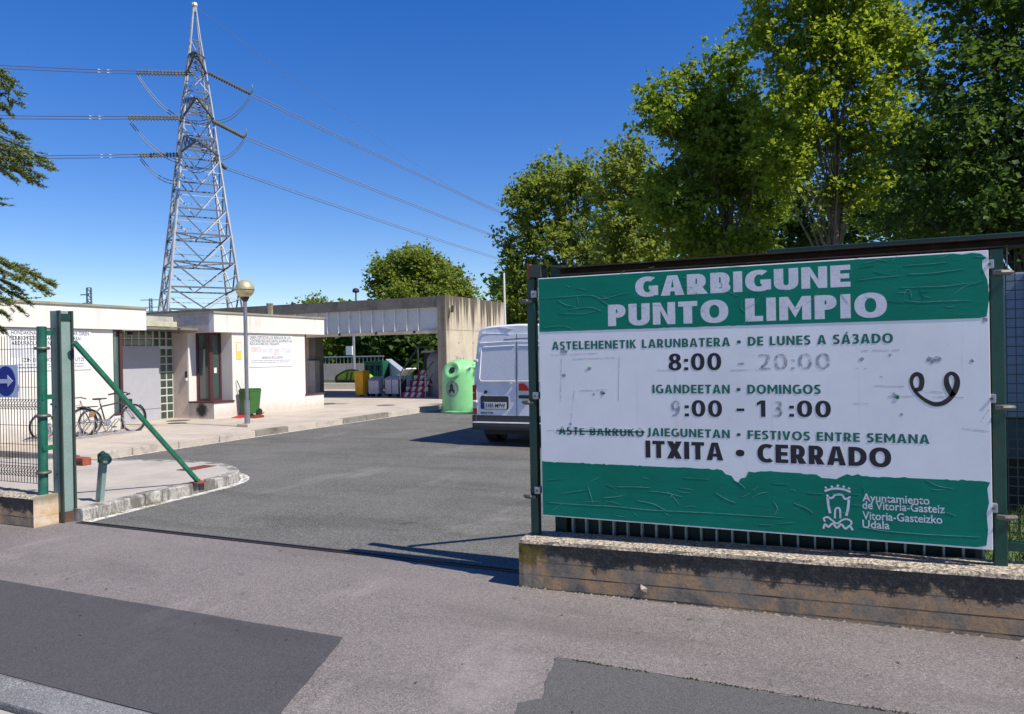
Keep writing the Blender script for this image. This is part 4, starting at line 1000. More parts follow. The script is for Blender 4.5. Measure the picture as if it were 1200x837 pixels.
G().box(-32, -13.272, PY + .32, PY + 4.8, 3.42, 3.6).obj('roof_slab', M['pcd'], T)
p = on_y(395, 440, 24.4); JX = -19.45
G().box(-30, JX - .32, 24.2, 24.4, 0, 3.42).obj('back_wall', M['pcw'], T)
G().box(JX - .32, JX, 24.0, 24.5, 0, 3.42).obj('inner_column', M['pcd'], T)
G().box(-20.9, -20.86, 24.19, 24.2, .1, 2.3).obj('wall_joint', M['gfade2'], T)
# formwork joints of the side wall
for zz in (1.32, 2.55): G().box(-12.93, -12.926, PY, PY + 4.8, zz, zz + .012).obj('form_joint', M['pcd'], T)
for yy_ in (24.2, 25.4, 26.6): G().box(-12.93, -12.927, yy_, yy_ + .012, 0, PT).obj('form_joint', M['pcw'], T)
for yy_ in (23.9, 25.0, 26.1): G().lathe([(0, .003), (.03, .003), (.03, 0)], (-12.93, yy_, 2.1), 10, (1, 0, 0)).obj('tie_hole', M['gfade2'], T)
# small wall sign under the roof
p = on_y(369, 412, 24.2)
t = thing('door_plaque', 'tiny blue and white plaque on the shaded brown wall', 'sign', tuple(p)); G().box(p.x - .14, p.x + .14, 24.17, 24.195, p.z - .14, p.z + .14).obj('plate', M['wpaint'], t); G().box(p.x - .13, p.x + .13, 24.165, 24.172, p.z - .12, p.z - .01).obj('blue_field', M['blue'], t)
p = on_y(366, 440, 24.1)
t = thing('wall_cabinet', 'tall beige locker standing against the shaded brown wall', 'cabinet', (p.x, 24.0, .1))
G().box(p.x - .35, p.x + .3, 23.9, 24.19, .12, 1.55, .01).obj('cabinet_body', plain('beige cabinet', (.42, .38, .32), .6), t); G().box(p.x - .02, p.x - .01, 23.89, 23.9, .15, 1.5).obj('door_joint', M['pcd'], t)
# camera on the pillar
c = on_x(528, 362, -12.9); t = thing('security_camera', 'small dark security camera mounted on the pale portal pillar', 'camera', tuple(c))
G().tube([(-12.93, c.y, c.z + .05), (-12.80, c.y - .02, c.z + .05)], .02, 8).obj('arm', M['wpaint'], t); G().tube([(-12.80, c.y - .02, c.z + .10), (-12.78, c.y - .10, c.z - .12)], .045, 10).obj('camera_body', M['black'], t)
# bird-like finial on roof
c = on_y(417, 342, PY + 3); t = thing('roof_ventilator', 'tiny dark mushroom vent on the portal roof', 'vent', tuple(c)); G().lathe([(0, .16), (.12, .12), (.15, .02), (.12, -.03), (.03, -.05), (.03, -.5)], tuple(c), 12).obj('vent_body', M['black'], t)

# ------------------------------------------------------------------ things in the bay
def wheelie(name, label, c, wd, dp, h, mat, group=None, lid=None, taper=.82):
    t = thing(name, label, 'bin', c, group); x, y, z = c; g = G()
    wb, db = wd * taper / 2, dp * taper / 2; wt, dt = wd / 2 * .96, dp / 2 * .96; z0 = z + .07; z1 = z + h * .92
    g.add([(x - wb, y - db, z0), (x + wb, y - db, z0), (x + wb, y + db, z0), (x - wb, y + db, z0), (x - wt, y - dt, z1), (x + wt, y - dt, z1), (x + wt, y + dt, z1), (x - wt, y + dt, z1)], [(0, 1, 5, 4), (1, 2, 6, 5), (2, 3, 7, 6), (3, 0, 4, 7), (0, 3, 2, 1)])
    g.obj('bin_body', mat, t)
    G().box(x - wd / 2, x + wd / 2, y - dp / 2, y + dp / 2, z1, z1 + .045, .012).obj('rim', mat, t)
    G().box(x - wd / 2 + .02, x + wd / 2 - .02, y - dp / 2 + .02, y + dp / 2, z1 + .046, z1 + .046 + h * .05, .012).obj('lid', lid or mat, t)
    for s_ in (-1, 1):
        G().lathe([(0, -.03), (.10, -.03), (.10, .03), (0, .03)], (x + s_ * wb, y + db, z + .10), 14, (1, 0, 0)).obj('wheel', M['black'], t)
    G().tube([(x - wt * .7, y + dp / 2 + .03, z1 + .05), (x + wt * .7, y + dp / 2 + .03, z1 + .05)], .015, 6).obj('handle', mat, t)
    return t
c = on_z(292.5, 488, .128)
gb_ = wheelie('wheelie_bin', 'green wheelie bin against the white wall behind the lamp post', (c.x - .02, c.y + .05, .128), .40, .44, .72, M['grbin'], lid=plain('dark green lid', (.03, .11, .02), .5), taper=.74)
# turned so that its front faces the road
G().beam((c.x - .2, c.y - .15, .15), (c.x - .30, c.y - .32, 1.15), .02, .02).obj('x', M['galv']) if False else None
t = thing('broom', 'thin broom handle leaning on the wall beside the green wheelie bin', 'broom', (FX + .3, c.y - .1, .13))
G().tube([(-14.62, c.y + .02, .16), (-14.96, c.y - .15, 1.10)], .012, 6).obj('stick', M['galvd'], t); G().box(-14.72, -14.5, c.y - .14, c.y + .12, .13, .17).obj('brush_head', M['black'], t)
for (px_, lab) in ((281, 'red dustpan lying left of the green wheelie bin'), (300, 'dark red mat piece lying right of the green wheelie bin foot')):
    q = on_z(px_, 489.5, .13); t = thing('dustpan', lab, 'dustpan', (q.x, q.y, .13))
    g = G(); g.add([(q.x - .14, q.y - .16, .131), (q.x + .14, q.y - .16, .131), (q.x + .14, q.y + .14, .131), (q.x - .14, q.y + .14, .131), (q.x - .14, q.y - .16, .14), (q.x + .14, q.y - .16, .14), (q.x + .14, q.y + .14, .19), (q.x - .14, q.y + .14, .19)], [(0, 3, 2, 1), (4, 5, 6, 7), (0, 1, 5, 4), (1, 2, 6, 5), (2, 3, 7, 6), (3, 0, 4, 7)])
    g.obj('pan', plain('red plastic', (.55, .01, .03) if px_ == 281 else (.22, .03, .02), .5), t); G().tube([(q.x, q.y + .14, .17), (q.x - .05, q.y + .35, .24)], .014, 6).obj('handle', M['red'], t)

YB = 23.9
def W(x, y, Y=YB): return on_y(x, y, Y)
a, b = W(413, 467), W(431, 437)
wheelie('wheelie_bin', 'orange yellow wheelie bin standing first from the left in the shaded bay', ((a.x + b.x) / 2 - .08, YB + .25, .128), .42, .48, .98, M['yellow'])
# two pale four wheeled containers
def container(label, x0, x1, h, lidm, doors):
    t = thing('waste_container', label, 'container', ((x0 + x1) / 2, YB + .4, .128)); y0, y1 = YB + .05, YB + .42
    G().box(x0, x1, y0, y1, .24, .13 + h, .02).obj('container_body', M['binw'], t)
    if doors:
        G().box(x0 - .03, x0, y0 - .01, y1, .2, .13 + h).obj('edge_post', M['bind'], t); G().box(x1, x1 + .12, y0 - .01, y1, .2, .13 + h).obj('edge_post', M['bind'], t)
        G().box((x0 + x1) / 2 - .012, (x0 + x1) / 2 + .012, y0 - .006, y0, .26, .11 + h).obj('door_gap', M['bind'], t)
        for q in (.3, .7): G().box(x0 + (x1 - x0) * q - .05, x0 + (x1 - x0) * q + .05, y0 - .006, y0, .55, .57).obj('label_strip', M['galv'], t)
    g = G(); g.add([(x0 - .03, y0 - .03, .13 + h), (x1 + .03, y0 - .03, .13 + h), (x1 + .03, y1, .13 + h), (x0 - .03, y1, .13 + h), (x0 - .03, y0 + .1, .19 + h), (x1 + .03, y0 + .1, .19 + h), (x1 + .03, y1, .27 + h), (x0 - .03, y1, .27 + h)], [(0, 1, 5, 4), (1, 2, 6, 5), (2, 3, 7, 6), (3, 0, 4, 7), (4, 5, 6, 7), (0, 3, 2, 1)])
    g.obj('lid', lidm, t)
    for q in (.18, .82):
        for yy in (y0 + .12, y1 - .12): G().lathe([(0, -.02), (.055, -.02), (.055, .02), (0, .02)], (x0 + (x1 - x0) * q, yy, .185), 10, (1, 0, 0)).obj('caster', M['black'], t)
a, b = W(431, 467), W(447, 446); container('pale grey wheeled container without lid posts, right next to the yellow bin', a.x, b.x - .18, b.z - .13, M['binw'], False)
a, b = W(450.5, 467), W(468, 445); container('grey wheeled container with dark corner posts and white sloping lid', a.x, b.x - .08, b.z - .13, M['wpaint'], True)
# striped steps with handrails
a, b = W(471, 468), W(497, 468)
t = thing('step_ladder', 'steel loading steps with red and white hazard striped risers and handrails', 'steps', (a.x, YB, .13))
nst = 5; zt = W(480, 446, YB + 1.2).z
for k in range(nst):
    z0 = .13 + k * .2; y0 = YB + k * .26; x0 = a.x; x1 = b.x + .0; sh = k * .02
    G().box(x0 + sh, x1 + sh, y0, y0 + .27, z0 + .178, z0 + .2).obj('tread', M['bind'], t)
    stripes = 7; wd_ = (x1 - x0) / stripes
    for j in range(stripes):
        g = G(); s_ = wd_; xx0 = x0 + sh + j * wd_
        lo0, hi0 = xx0 + 0, min(xx0 + .07, x1 + sh)
        g.add([(xx0 - (.06 if j else 0), y0 - .004, z0), (xx0 + wd_ - (.06 if j < stripes - 1 else 0), y0 - .004, z0), (xx0 + wd_ + (.04 if j < stripes - 1 else 0), y0 - .004, z0 + .178), (xx0 + (.04 if j else 0), y0 - .004, z0 + .178)], [(0, 1, 2, 3)])
        g.add([(p[0], p[1] + .008, p[2]) for p in g.v], [(0, 1, 2, 3)])
        g.obj('riser_stripe', M['hazred'] if (j + k) % 2 == 0 else M['wpaint'], t)
for xx in (a.x - .02, b.x + .1):
    G().tube([(xx, YB - .05, .13), (xx, YB - .05, 1.02), (xx, YB + .05, 1.1), (xx, YB + 1.25, 2.0), (xx, YB + 2.4, 2.0)], .022, 8).obj('handrail', M['galv'], t, smooth=True)
    G().tube([(xx, YB - .05, .6), (xx, YB + 1.25, 1.5), (xx, YB + 2.4, 1.5)], .016, 6).obj('mid_rail', M['galv'], t)
    for yy, zz in ((YB + 1.25, 2.0), (YB + 2.4, 2.0)): G().tube([(xx, yy, .13), (xx, yy, zz)], .02, 6).obj('rail_post', M['galv'], t)
G().box(a.x, b.x + .1, YB + 1.3, YB + 2.4, 1.08, 1.13).obj('platform', M['bind'], t)
# two tall grey bank containers at the right of the bay
def iglu_like(name, label, c, R_, h, mat, ports=(), emblem=None, group=None, cat='container'):
    t = thing(name, label, cat, c, group); x, y, z = c
    pr = [(R_ * 1.04, .0), (R_ * 1.05, .035), (R_ * 1.0, .05), (R_, .08), (R_ * .985, h * .72), (R_ * .95, h * .80), (R_ * .80, h * .885), (R_ * .55, h * .95), (R_ * .25, h * .985), (0, h * .99)]
    G().lathe(pr, c, 48).obj('shell', mat, t, smooth=True)
    G().lathe([(R_ * 1.045, .0), (R_ * 1.075, .01), (R_ * 1.075, .05), (R_ * 1.0, .065)], c, 48).obj('base_rim', mat, t, smooth=True)
    G().torus((x, y, z + h * 1.0), .055, .012, (0, 1, 0), 14, 6, 0, pi).obj('lifting_eye', M['steel'], t); 
    for q in (-.05, .05): G().tube([(x + q, y, z + h * .96), (x + q, y, z + h * 1.01)], .012, 6).obj('eye_stem', M['steel'], t)
    return t
# ------------------------------------------------------------------ green igloo
gc = on_z(534, 484, 0); R_ = (on_y(553.5, 470, gc.y).x - on_y(515, 470, gc.y).x) / 2
R_ = .60; cx, cy = -10.40, 19.40; hh = 1.56
t = iglu_like('bottle_bank', 'light green domed glass recycling container between the kerb and the van', (cx, cy, 0), R_, hh, M['iglu'])
# porthole facing the camera-left: a short collar growing out of the dome
dirp = Vector((-.03, -.95, .30)).normalized(); pc = Vector((cx, cy, hh * .79)) + Vector((dirp.x, dirp.y, 0)) * R_ * .98
g = G(); g.lathe([(R_ * .62, -.60), (R_ * .52, -.22), (.255, .0), (.23, .03), (.20, .035), (.15, .015), (.09, .0), (.08, .0)], pc, 28, dirp); g.obj('port_collar', M['iglu'], t, smooth=True)
G().lathe([(0, .022), (.085, .024), (.09, .0)], pc, 20, dirp).obj('port_hole', M['black'], t)
# round badge
ang = radians(-93); 
def on_shell(u, v, d=.004): 
    a_ = ang + u / R_; return (cx + (R_ * .992 + d) * cos(a_), cy + (R_ * .992 + d) * sin(a_), v)
g = G(); vs = [on_shell(0, .70, .006)] + [on_shell(.215 * cos(k * 2 * pi / 28), .70 + .235 * sin(k * 2 * pi / 28), .006) for k in range(28)]; g.add(vs, [(0, k + 1, (k + 1) % 28 + 1) for k in range(28)]); g.obj('badge', M['greyc'], t)
g = G(); vs = [on_shell(0, .70, .009)] + [on_shell(.165 * cos(k * 2 * pi / 28), .70 + .185 * sin(k * 2 * pi / 28), .009) for k in range(28)]; g.add(vs, [(0, k + 1, (k + 1) % 28 + 1) for k in range(28)]); g.obj('badge_field', plain('badge field', (.25, .42, .27), .6), t)
g = G(); fig = [(-.09, .57), (.09, .57), (.10, .66), (.05, .70), (.06, .78), (.02, .84), (0, .87), (-.02, .84), (-.06, .78), (-.05, .70), (-.10, .66)]; vs = [on_shell(0, .70, .012)] + [on_shell(u, v, .012) for u, v in fig]; n = len(fig); g.add(vs, [(0, k + 1, (k + 1) % n + 1) for k in range(n)]); g.obj('badge_figure', M['bind'], t)
# ------------------------------------------------------------------ grey bank containers in the bay
p = W(508, 466, 24.6)
t = iglu_like('bottle_bank', 'dull grey domed container in the shade beside the striped steps', (p.x + .15, 24.9, .13), .52, 1.75, M['greyc'])
g = G(); vv = [(p.x + .15 + .53 * cos(a_), 24.9 + .53 * sin(a_)) for a_ in (-2.05, -1.85, -1.65)]; g.add([(vv[0][0], vv[0][1], .62), (vv[2][0], vv[2][1], .62), (vv[1][0], vv[1][1], .82)], [(0, 1, 2)]); g.obj('dark_emblem', M['black'], t)
p2_ = W(508, 410, 26.2)
t = thing('waste_compactor', 'dark blue grey waste compactor with a white lid behind the grey domed container', 'container', (p2_.x + .3, 26.2, .13))
G().box(p2_.x - .35, p2_.x + 1.2, 26.0, 27.2, .13, p2_.z - .12, .02).obj('compactor_body', plain('dark blue steel', (.05, .07, .11), .5), t); G().box(p2_.x - .42, p2_.x + 1.2, 25.95, 27.2, p2_.z - .11, p2_.z - .03, .01).obj('lid', M['wpaint'], t)

# things in the yard beyond the bay
YL = 30.0
a, b = W(394, 453, YL), W(431, 434, YL)
t = thing('waste_container', 'lime green rounded top container with black frame seen through the portal', 'container', ((a.x + b.x) / 2, YL, .1))
g = G(); n = 14; pr = [(a.x + (b.x - a.x) * i / n, b.z - .55 * (2 * i / n - 1) ** 2 * .6) for i in range(n + 1)]
g.prism([(a.x, .5), *pr, (b.x, .5)], YL, YL + .5, lambda x, z, y: (x, y, z)); g.obj('container_body', M['lime'], t)
g = G(); g.tube([(x, YL, z + .02) for x, z in pr], .05, 6); g.box(a.x, b.x, YL - .04, YL + .02, .42, .54); g.box(a.x - .04, a.x + .06, YL - .05, YL, .5, pr[0][1]); g.obj('frame', M['black'], t)
for q in (.38, .52): G().beam((a.x + (b.x - a.x) * q, YL - .04, b.z - .1), (a.x + (b.x - a.x) * (q - .05), YL - .04, .55), .06, .04).obj('strap', M['black'], t)
t = thing('parapet', 'low white parapet wall under the lime green container', 'wall', (a.x, YL - .4, 0))
G().box(a.x - 2, b.x + 1, YL - .6, YL - .3, 0, .42).obj('parapet_wall', M['wpaint'], t)
YS = 38.0
a, b = W(429, 446, YS), W(453.5, 423, YS)
t = thing('skip', 'dark green ribbed steel skip raised on the platform behind the grey bins', 'skip', ((a.x + b.x) / 2, YS, .1))
G().box(a.x, b.x - .3, YS, YS + .7, .25, b.z).obj('skip_body', M['skip'], t)
for q in (0, .28, .32, .66, .70, 1): G().box(a.x + (b.x - .3 - a.x) * q - .05, a.x + (b.x - .3 - a.x) * q + .05, YS - .09, YS, .25, b.z).obj('rib', M['skip'], t)
for z in (b.z - .06, (b.z + .6) / 2 + .2): G().box(a.x, b.x - .3, YS - .12, YS, z - .05, z + .05).obj('rail', M['skip'], t)
G().tube([(a.x + .8, YS - .15, b.z - 1.0), ((a.x + b.x) / 2, YS - .15, b.z - 1.1), (b.x - .8, YS - .15, b.z - 1.0)], .05, 6).obj('latch', M['galv'], t)
YR = 44.0
a, b = W(394, 436, YR), W(449, 417.5, YR)
t = thing('retaining_wall', 'concrete ramp retaining wall with galvanised railing beyond the portal', 'wall', (a.x, YR, 0))
zr = W(420, 426, YR).z
G().box(a.x - 3, b.x, YR, YR + .3, 0, zr).obj('wall_body', M['pc'], t)
G().tube([(a.x - 3, YR + .1, b.z), (b.x, YR + .1, b.z)], .05, 6).obj('top_rail', M['galv'], t)
x = a.x - 3
while x < b.x: G().tube([(x, YR + .1, zr), (x, YR + .1, b.z)], .025, 5).obj('baluster', M['galv'], t); x += .33
t = thing('ramp', 'sloping ramp with pale concrete parapet descending right of the green skip', 'ramp', (b.x, 36, 0))
g = G(); A = W(452, 421, 40), W(474, 439, 34); g.add([tuple(A[0]), tuple(A[1]), (A[1].x, A[1].y, A[1].z - .9), (A[0].x, A[0].y, A[0].z - .9)] + [(p.x + .3, p.y + .2, p.z - z) for p, z in ((A[0], 0), (A[1], 0), (A[1], .9), (A[0], .9))], [(0, 1, 2, 3), (4, 5, 6, 7), (0, 1, 5, 4), (1, 2, 6, 5), (2, 3, 7, 6), (3, 0, 4, 7)]); g.obj('parapet', plain('light steel', (.45, .47, .52), .5), t)
G().add([(A[0].x, A[0].y, .0), (A[1].x, A[1].y, .0), (A[1].x, A[1].y, A[1].z - .9), (A[0].x, A[0].y, A[0].z - .9)], [(0, 1, 2, 3)]).obj('ramp_side', M['pcd'], t)
t = thing('cover_sheet', 'white tilted sheet glimpsed behind the handrails of the steps', 'sheet', tuple(W(478, 436, 31)))
p0, p1 = W(472, 440, 31), W(482, 432, 31); g = G(); g.beam(tuple(p0), tuple(p1), .9, .06); g.obj('sheet', M['wpaint'], t)
# slim lamp post through the portal
p0 = W(415, 428, 42); p1 = W(415, 396, 42)
t = thing('floodlight_mast', 'thin pale mast with a small box seen through the portal opening', 'mast', (p0.x, 42, 0))
G().tube([(p0.x, 42, 0), (p0.x, 42, 9 * 0 + p1.z + 1.5)], .09, 8).obj('pole', M['galv'], t); p2_ = W(411, 411, 42); G().box(p2_.x - .25, p2_.x + .25, 41.8, 42, p2_.z - .3, p2_.z + .3).obj('box', M['wpaint'], t)
# white pole behind the van
p0 = on_y(592, 380, 30); p1 = on_y(590.5, 320, 30)
t = thing('flag_pole', 'thin white pole rising behind the van against the trees', 'pole', (p0.x, 30, 0)); G().tube([(p0.x, 30, 0), (p1.x, 30, p1.z)], [.07, .045], 8).obj('pole', M['wpaint'], t)
# container beyond the fence at the far right
t = thing('storage_container', 'pale blue storage container glimpsed through the mesh at the right edge', 'container', (3, 9, 0))
G().box(.6, 6.5, 8.6, 11, .95, 2.35, .02).obj('container_body', M['bluec'], t); G().box(.65, 6.45, 8.65, 10.9, .55, .94).obj('chassis', plain('dark chassis', (.04, .07, .07), .6), t)
for x in (1.5, 5.5): G().lathe([(0, -.1), (.36, -.1), (.36, .1), (0, .1)], (x, 8.9, .38), 20, (0, 1, 0)).obj('wheel', M['black'], t)
x = .9
while x < 6.4: G().box(x, x + .05, 8.58, 8.6, .97, 2.33).obj('rib', M['bluec'], t); x += .3
g = G(); g.add([(-1.5, 5.8, .012), (14, 5.8, .012), (14, 14, .012), (-1.5, 14, .012)], [(0, 1, 2, 3)]); verge = g.obj('verge', M['grass'], kind='structure')
def grass_tufts(name, x0, x1, y0, y1, n, h):
    X = RNG.uniform(x0, x1, n); Y = RNG.uniform(y0, y1, n); A = RNG.uniform(0, 6.28, n); Hh = RNG.uniform(.4, 1, n) * h; L = RNG.uniform(-.5, .5, (n, 2)) * h
    v = np.empty((n, 3, 3)); v[:, 0] = np.c_[X, Y, np.full(n, .01)]; v[:, 1] = np.c_[X + .012 * np.cos(A), Y + .012 * np.sin(A), np.full(n, .01)]; v[:, 2] = np.c_[X + L[:, 0], Y + L[:, 1], Hh + .01]
    me = bpy.data.meshes.new(name); me.from_pydata(v.reshape(-1, 3), [], np.arange(n * 3).reshape(-1, 3).tolist()); me.materials.append(M['grass']); o = bpy.data.objects.new(name, me); COL.objects.link(o); o['kind'] = 'stuff'
grass_tufts('grass', -1.5, 6, 5.9, 9.5, 26000, .13)

# ------------------------------------------------------------------ white van, rear towards the gate
VX, VY = -5.50, 12.3
V = thing('parked_van', 'white panel van parked with its dented rear doors facing the gateway', 'van', (VX, VY, 0))
half = [(.0, .30), (.78, .30), (.855, .36), (.875, .46), (.88, .70), (.88, 1.05), (.868, 1.30), (.835, 1.65), (.805, 1.92), (.79, 2.04), (.765, 2.11), (.71, 2.155), (.50, 2.185), (0, 2.20)]
ringp = half[1:-1] + [(0, 2.20)] + [(-x, z) for x, z in reversed(half[1:-1])]
def top_at(y):
    if y < 3.1: return 9
    if y < 3.5: return 2.2 - (y - 3.1) * .35
    if y < 4.15: return 2.06 - (y - 3.5) * 1.35
    return 1.18 - (y - 4.15) * .45
g = G(); st = [0.0, .02, .06, .12, .6, 1.2, 2.0, 2.6, 3.1, 3.3, 3.5, 3.7, 3.9, 4.15, 4.35, 4.6, 4.8, 4.9]
vs = []
for y in st:
    sc_ = {0.0: .965, .02: .985, .06: .996}.get(y, 1 - max(0, y - 4.2) ** 2 * .25)
    for x, z in ringp:
        zt = top_at(y); z2 = z if z < zt - .15 else min(z, zt - .15 * math.exp(-(z - zt + .15) / .15) if zt < 9 else z)
        vs.append((VX + x * sc_, VY + y + (.05 * max(0, (z - 1.1)) if y < .2 else 0), 1.2 + (z2 - 1.2) * (sc_ if y < .2 else 1)))
n = len(ringp); fs = []
for i in range(len(st) - 1):
    for k in range(n): fs.append((i * n + k, i * n + (k + 1) % n, (i + 1) * n + (k + 1) % n, (i + 1) * n + k))
fs += [tuple(range(n)), tuple(range((len(st) - 1) * n, len(st) * n))[::-1]]
g.add(vs, fs); body = g.obj('body', M['vwhite'], V, smooth=True)
def VP(x, z, d=0.0): return (VX + x, VY - d + .05 * max(0, z - 1.1), z)       # point on the rear face
def face_poly(pts, d0, d1):
    g = G(); n = len(pts); g.add([VP(x, z, d0) for x, z in pts] + [VP(x, z, d1) for x, z in pts], [tuple(range(n)), tuple(range(n, 2 * n))[::-1]] + [(i, (i + 1) % n, n + (i + 1) % n, n + i) for i in range(n)]); return g
def rrect(x0, x1, z0, z1, r, k=4):
    pts = []
    for cx_, cz_, a0_ in ((x1 - r, z1 - r, 0), (x0 + r, z1 - r, pi / 2), (x0 + r, z0 + r, pi), (x1 - r, z0 + r, 1.5 * pi)):
        for i in range(k + 1): a_ = a0_ + pi / 2 * i / k; pts.append((cx_ + r * cos(a_), cz_ + r * sin(a_)))
    return pts
for s_ in (-1, 1):
    A = [(s_ * .008, .50), (s_ * .79, .50), (s_ * .80, .70), (s_ * .80, 1.10), (s_ * .785, 1.40), (s_ * .74, 1.88), (s_ * .70, 1.96), (s_ * .62, 2.0), (s_ * .008, 2.02)]
    d = face_poly(A, .012, -.01).obj('rear_door', M['vwhite'], V)
    # pressed window panel with a raised border
    w0 = [(s_ * .03, 1.17), (s_ * .70, 1.17), (s_ * .735, 1.22), (s_ * .70, 1.74), (s_ * .655, 1.79), (s_ * .03, 1.81)]
    g = G(); path = [VP(x, z, .014) for x, z in w0]; g.tube(path, .013, 6); g.obj('panel_border', M['vwhite'], d, smooth=True)
    w1_ = [(s_ * .035, 1.19), (s_ * .69, 1.19), (s_ * .71, 1.24), (s_ * .675, 1.72), (s_ * .64, 1.765), (s_ * .035, 1.785)]
    face_poly(w1_, .015, .012).obj('blank_window', plain('van window panel', (.68, .68, .73), .25, var=.01), d)
    G().tube([VP(s_ * .77, 1.55, .02), VP(s_ * .86, 1.55, .0)], .025, 8).obj('hinge', M['vwhite'], d)
    G().tube([VP(s_ * .79, .80, .02), VP(s_ * .87, .80, .0)], .025, 8).obj('hinge', M['vwhite'], d)
    # tail lights on the corners
    for (z0, z1, mt) in ((.96, 1.10, 'red'), (.80, .955, 'red'), (.68, .795, 'clear'), (.57, .675, 'red')):
        G().box(VX + s_ * .80, VX + s_ * .885, VY - .01, VY + .14, z0, z1, .008).obj('tail_light', M[mt], V)
face_poly([(-.008, .45), (.008, .45), (.008, 2.02), (-.008, 2.02)], .004, -.01).obj('door_gap', M['vplast'], V)
# mouldings and recesses
face_poly(rrect(-.72, -.16, .66, .90, .03), .016, .0).obj('plate_recess', M['vplast'], V)
face_poly(rrect(-.68, -.20, .67, .79, .012), .022, .015).obj('number_plate', M['wpaint'], V)
face_poly([(-.68, .675), (-.635, .675), (-.635, .785), (-.68, .785)], .0235, .02).obj('plate_band', M['blue'], V)
text_mesh('plate_lettering', '3385 MPW', M['ink'], V, lambda a, b, c: VP(-.62 + a, .695 + b, .0245), .40, .07, .02)
text_mesh('lettering', 'MASTER', M['gfade2'], V, lambda a, b, c: VP(-.72 + a, .575 + b, .014), .26, .035, .02)
face_poly(rrect(-.64, -.58, .95, 1.0, .02), .026, .01).obj('lock', M['black'], V)
G().tube([VP(-.60, 1.0, .03), VP(-.63, .94, .03)], .016, 6).obj('lock_lever', M['black'], V)
face_poly([(.05, 1.0), (.26, 1.0), (.20, 1.09), (.14, 1.13), (.05, 1.13)], .022, .008).obj('brake_lamp', M['red'], V)
face_poly(rrect(.04, .30, .86, .92, .02), .016, .0).obj('handle_recess', M['vplast'], V)
face_poly(rrect(.07, .30, .885, .915, .01), .04, .02).obj('handle', M['black'], V)
# lower plastic band and bumper
face_poly([(-.80, .44), (.80, .44), (.80, .55), (-.80, .55)], .018, .0).obj('rear_band', M['vplast'], V)
g = G(); g.box(VX - .86, VX + .86, VY - .09, VY + .10, .29, .41, .03); g.obj('bumper', M['vplast'], V, smooth=True)
g = G(); g.box(VX - .86, VX + .86, VY - .085, VY + .05, .413, .432, .006); g.obj('bumper_trim', M['vwhite'], V)
g = G(); g.box(VX - .885, VX - .80, VY - .05, VY + .25, .30, .56, .02); g.box(VX + .80, VX + .885, VY - .05, VY + .25, .30, .56, .02); g.obj('bumper_corner', M['vplast'], V)
# roof dent and crease on the high rear edge
g = G(); P = [VP(-.70, 2.045, .016), VP(-.20, 2.02, .016), (VX - .05, VY + .02, 2.10), (VX - .35, VY + .05, 2.145), (VX - .62, VY + .05, 2.12)]; c_ = Vector((VX - .38, VY + .055, 2.045)); P = [Vector(p) for p in P]
ring2 = [p.lerp(c_, .35) + Vector((0, .018, 0)) for p in P]; n5 = 5; g.add(P + ring2 + [c_ + Vector((0, .02, 0))], [(i, (i + 1) % 5, 5 + (i + 1) % 5, 5 + i) for i in range(5)] + [(5 + i, 5 + (i + 1) % 5, 10) for i in range(5)]); g.obj('dent', M['vwhite'], V, smooth=True)
G().tube([VP(-.25, 1.92, .014), VP(.1, 1.935, .014), VP(.4, 1.93, .014)], .006, 5).obj('scratch', M['vplast'], V)
G().tube([VP(-.73, 1.865, .014), VP(0, 1.885, .016), VP(.73, 1.865, .014)], .010, 6).obj('moulding', M['vwhite'], V)
for sx in (-1, 1):
    for yy in (.78, 3.95):
        wx = VX + sx * .74
        w_ = G().lathe([(.19, -.12), (.27, -.12), (.305, -.09), (.31, 0), (.305, .09), (.27, .12), (.19, .12)], (wx, VY + yy, .31), 28, (1, 0, 0)).obj('wheel', M['black'], V, smooth=True)
        G().lathe([(0, sx * .085), (.10, sx * .10), (.19, sx * .07), (.19, -.10), (0, -.10)], (wx, VY + yy, .31), 20, (1, 0, 0)).obj('rim', M['galv'], w_)
        G().lathe([(.36, sx * .126), (.36, sx * -.1)], (wx + sx * .02, VY + yy, .34), 24, (1, 0, 0)).obj('wheel_arch', M['vplast'], V)
G().box(VX - .70, VX + .70, VY + .1, VY + 4.6, .20, .31).obj('underbody', M['black'], V)
G().box(VX - .86, VX + .86, VY + 3.35, VY + 3.95, 1.25, 1.75).obj('cab_window', M['glass'], V)
for s_ in (-1, 1): G().box(VX + s_ * .90, VX + s_ * 1.08, VY + 3.75, VY + 3.85, 1.15, 1.45, .02).obj('mirror', M['vplast'], V)

# ------------------------------------------------------------------ globe street lamp
lp = on_z(290, 500, .13); L = thing('street_lamp', 'grey lamp post with a brassy globe standing at the kerb', 'street lamp', (lp.x, lp.y, .13))
G().box(lp.x - .16, lp.x + .16, lp.y - .16, lp.y + .16, .125, .20, .01).obj('base_block', M['fkerb'], L)
G().tube([(lp.x, lp.y, .17), (lp.x, lp.y, .72)], .062, 14).obj('base_sleeve', M['steel'], L, smooth=True)
G().tube([(lp.x, lp.y, .72), (lp.x, lp.y, 3.0)], .042, 14).obj('pole', M['steel'], L, smooth=True)
G().lathe([(.042, -.02), (.06, .0), (.09, .06), (.10, .09), (0, .09)], (lp.x, lp.y, 2.97), 18).obj('globe_seat', M['vplast'], L, smooth=True)
R_ = .205; cz = 3.235
GL = G().lathe([(R_ * cos(radians(a_)), R_ * sin(radians(a_))) for a_ in range(-85, 91, 7)], (lp.x, lp.y, cz), 30).obj('globe', M['globe'], L, smooth=True)
G().torus((lp.x, lp.y, cz - .02), R_ + .002, .007, (0, 0, 1), 40, 6).obj('globe_seam', M['rust'], L)

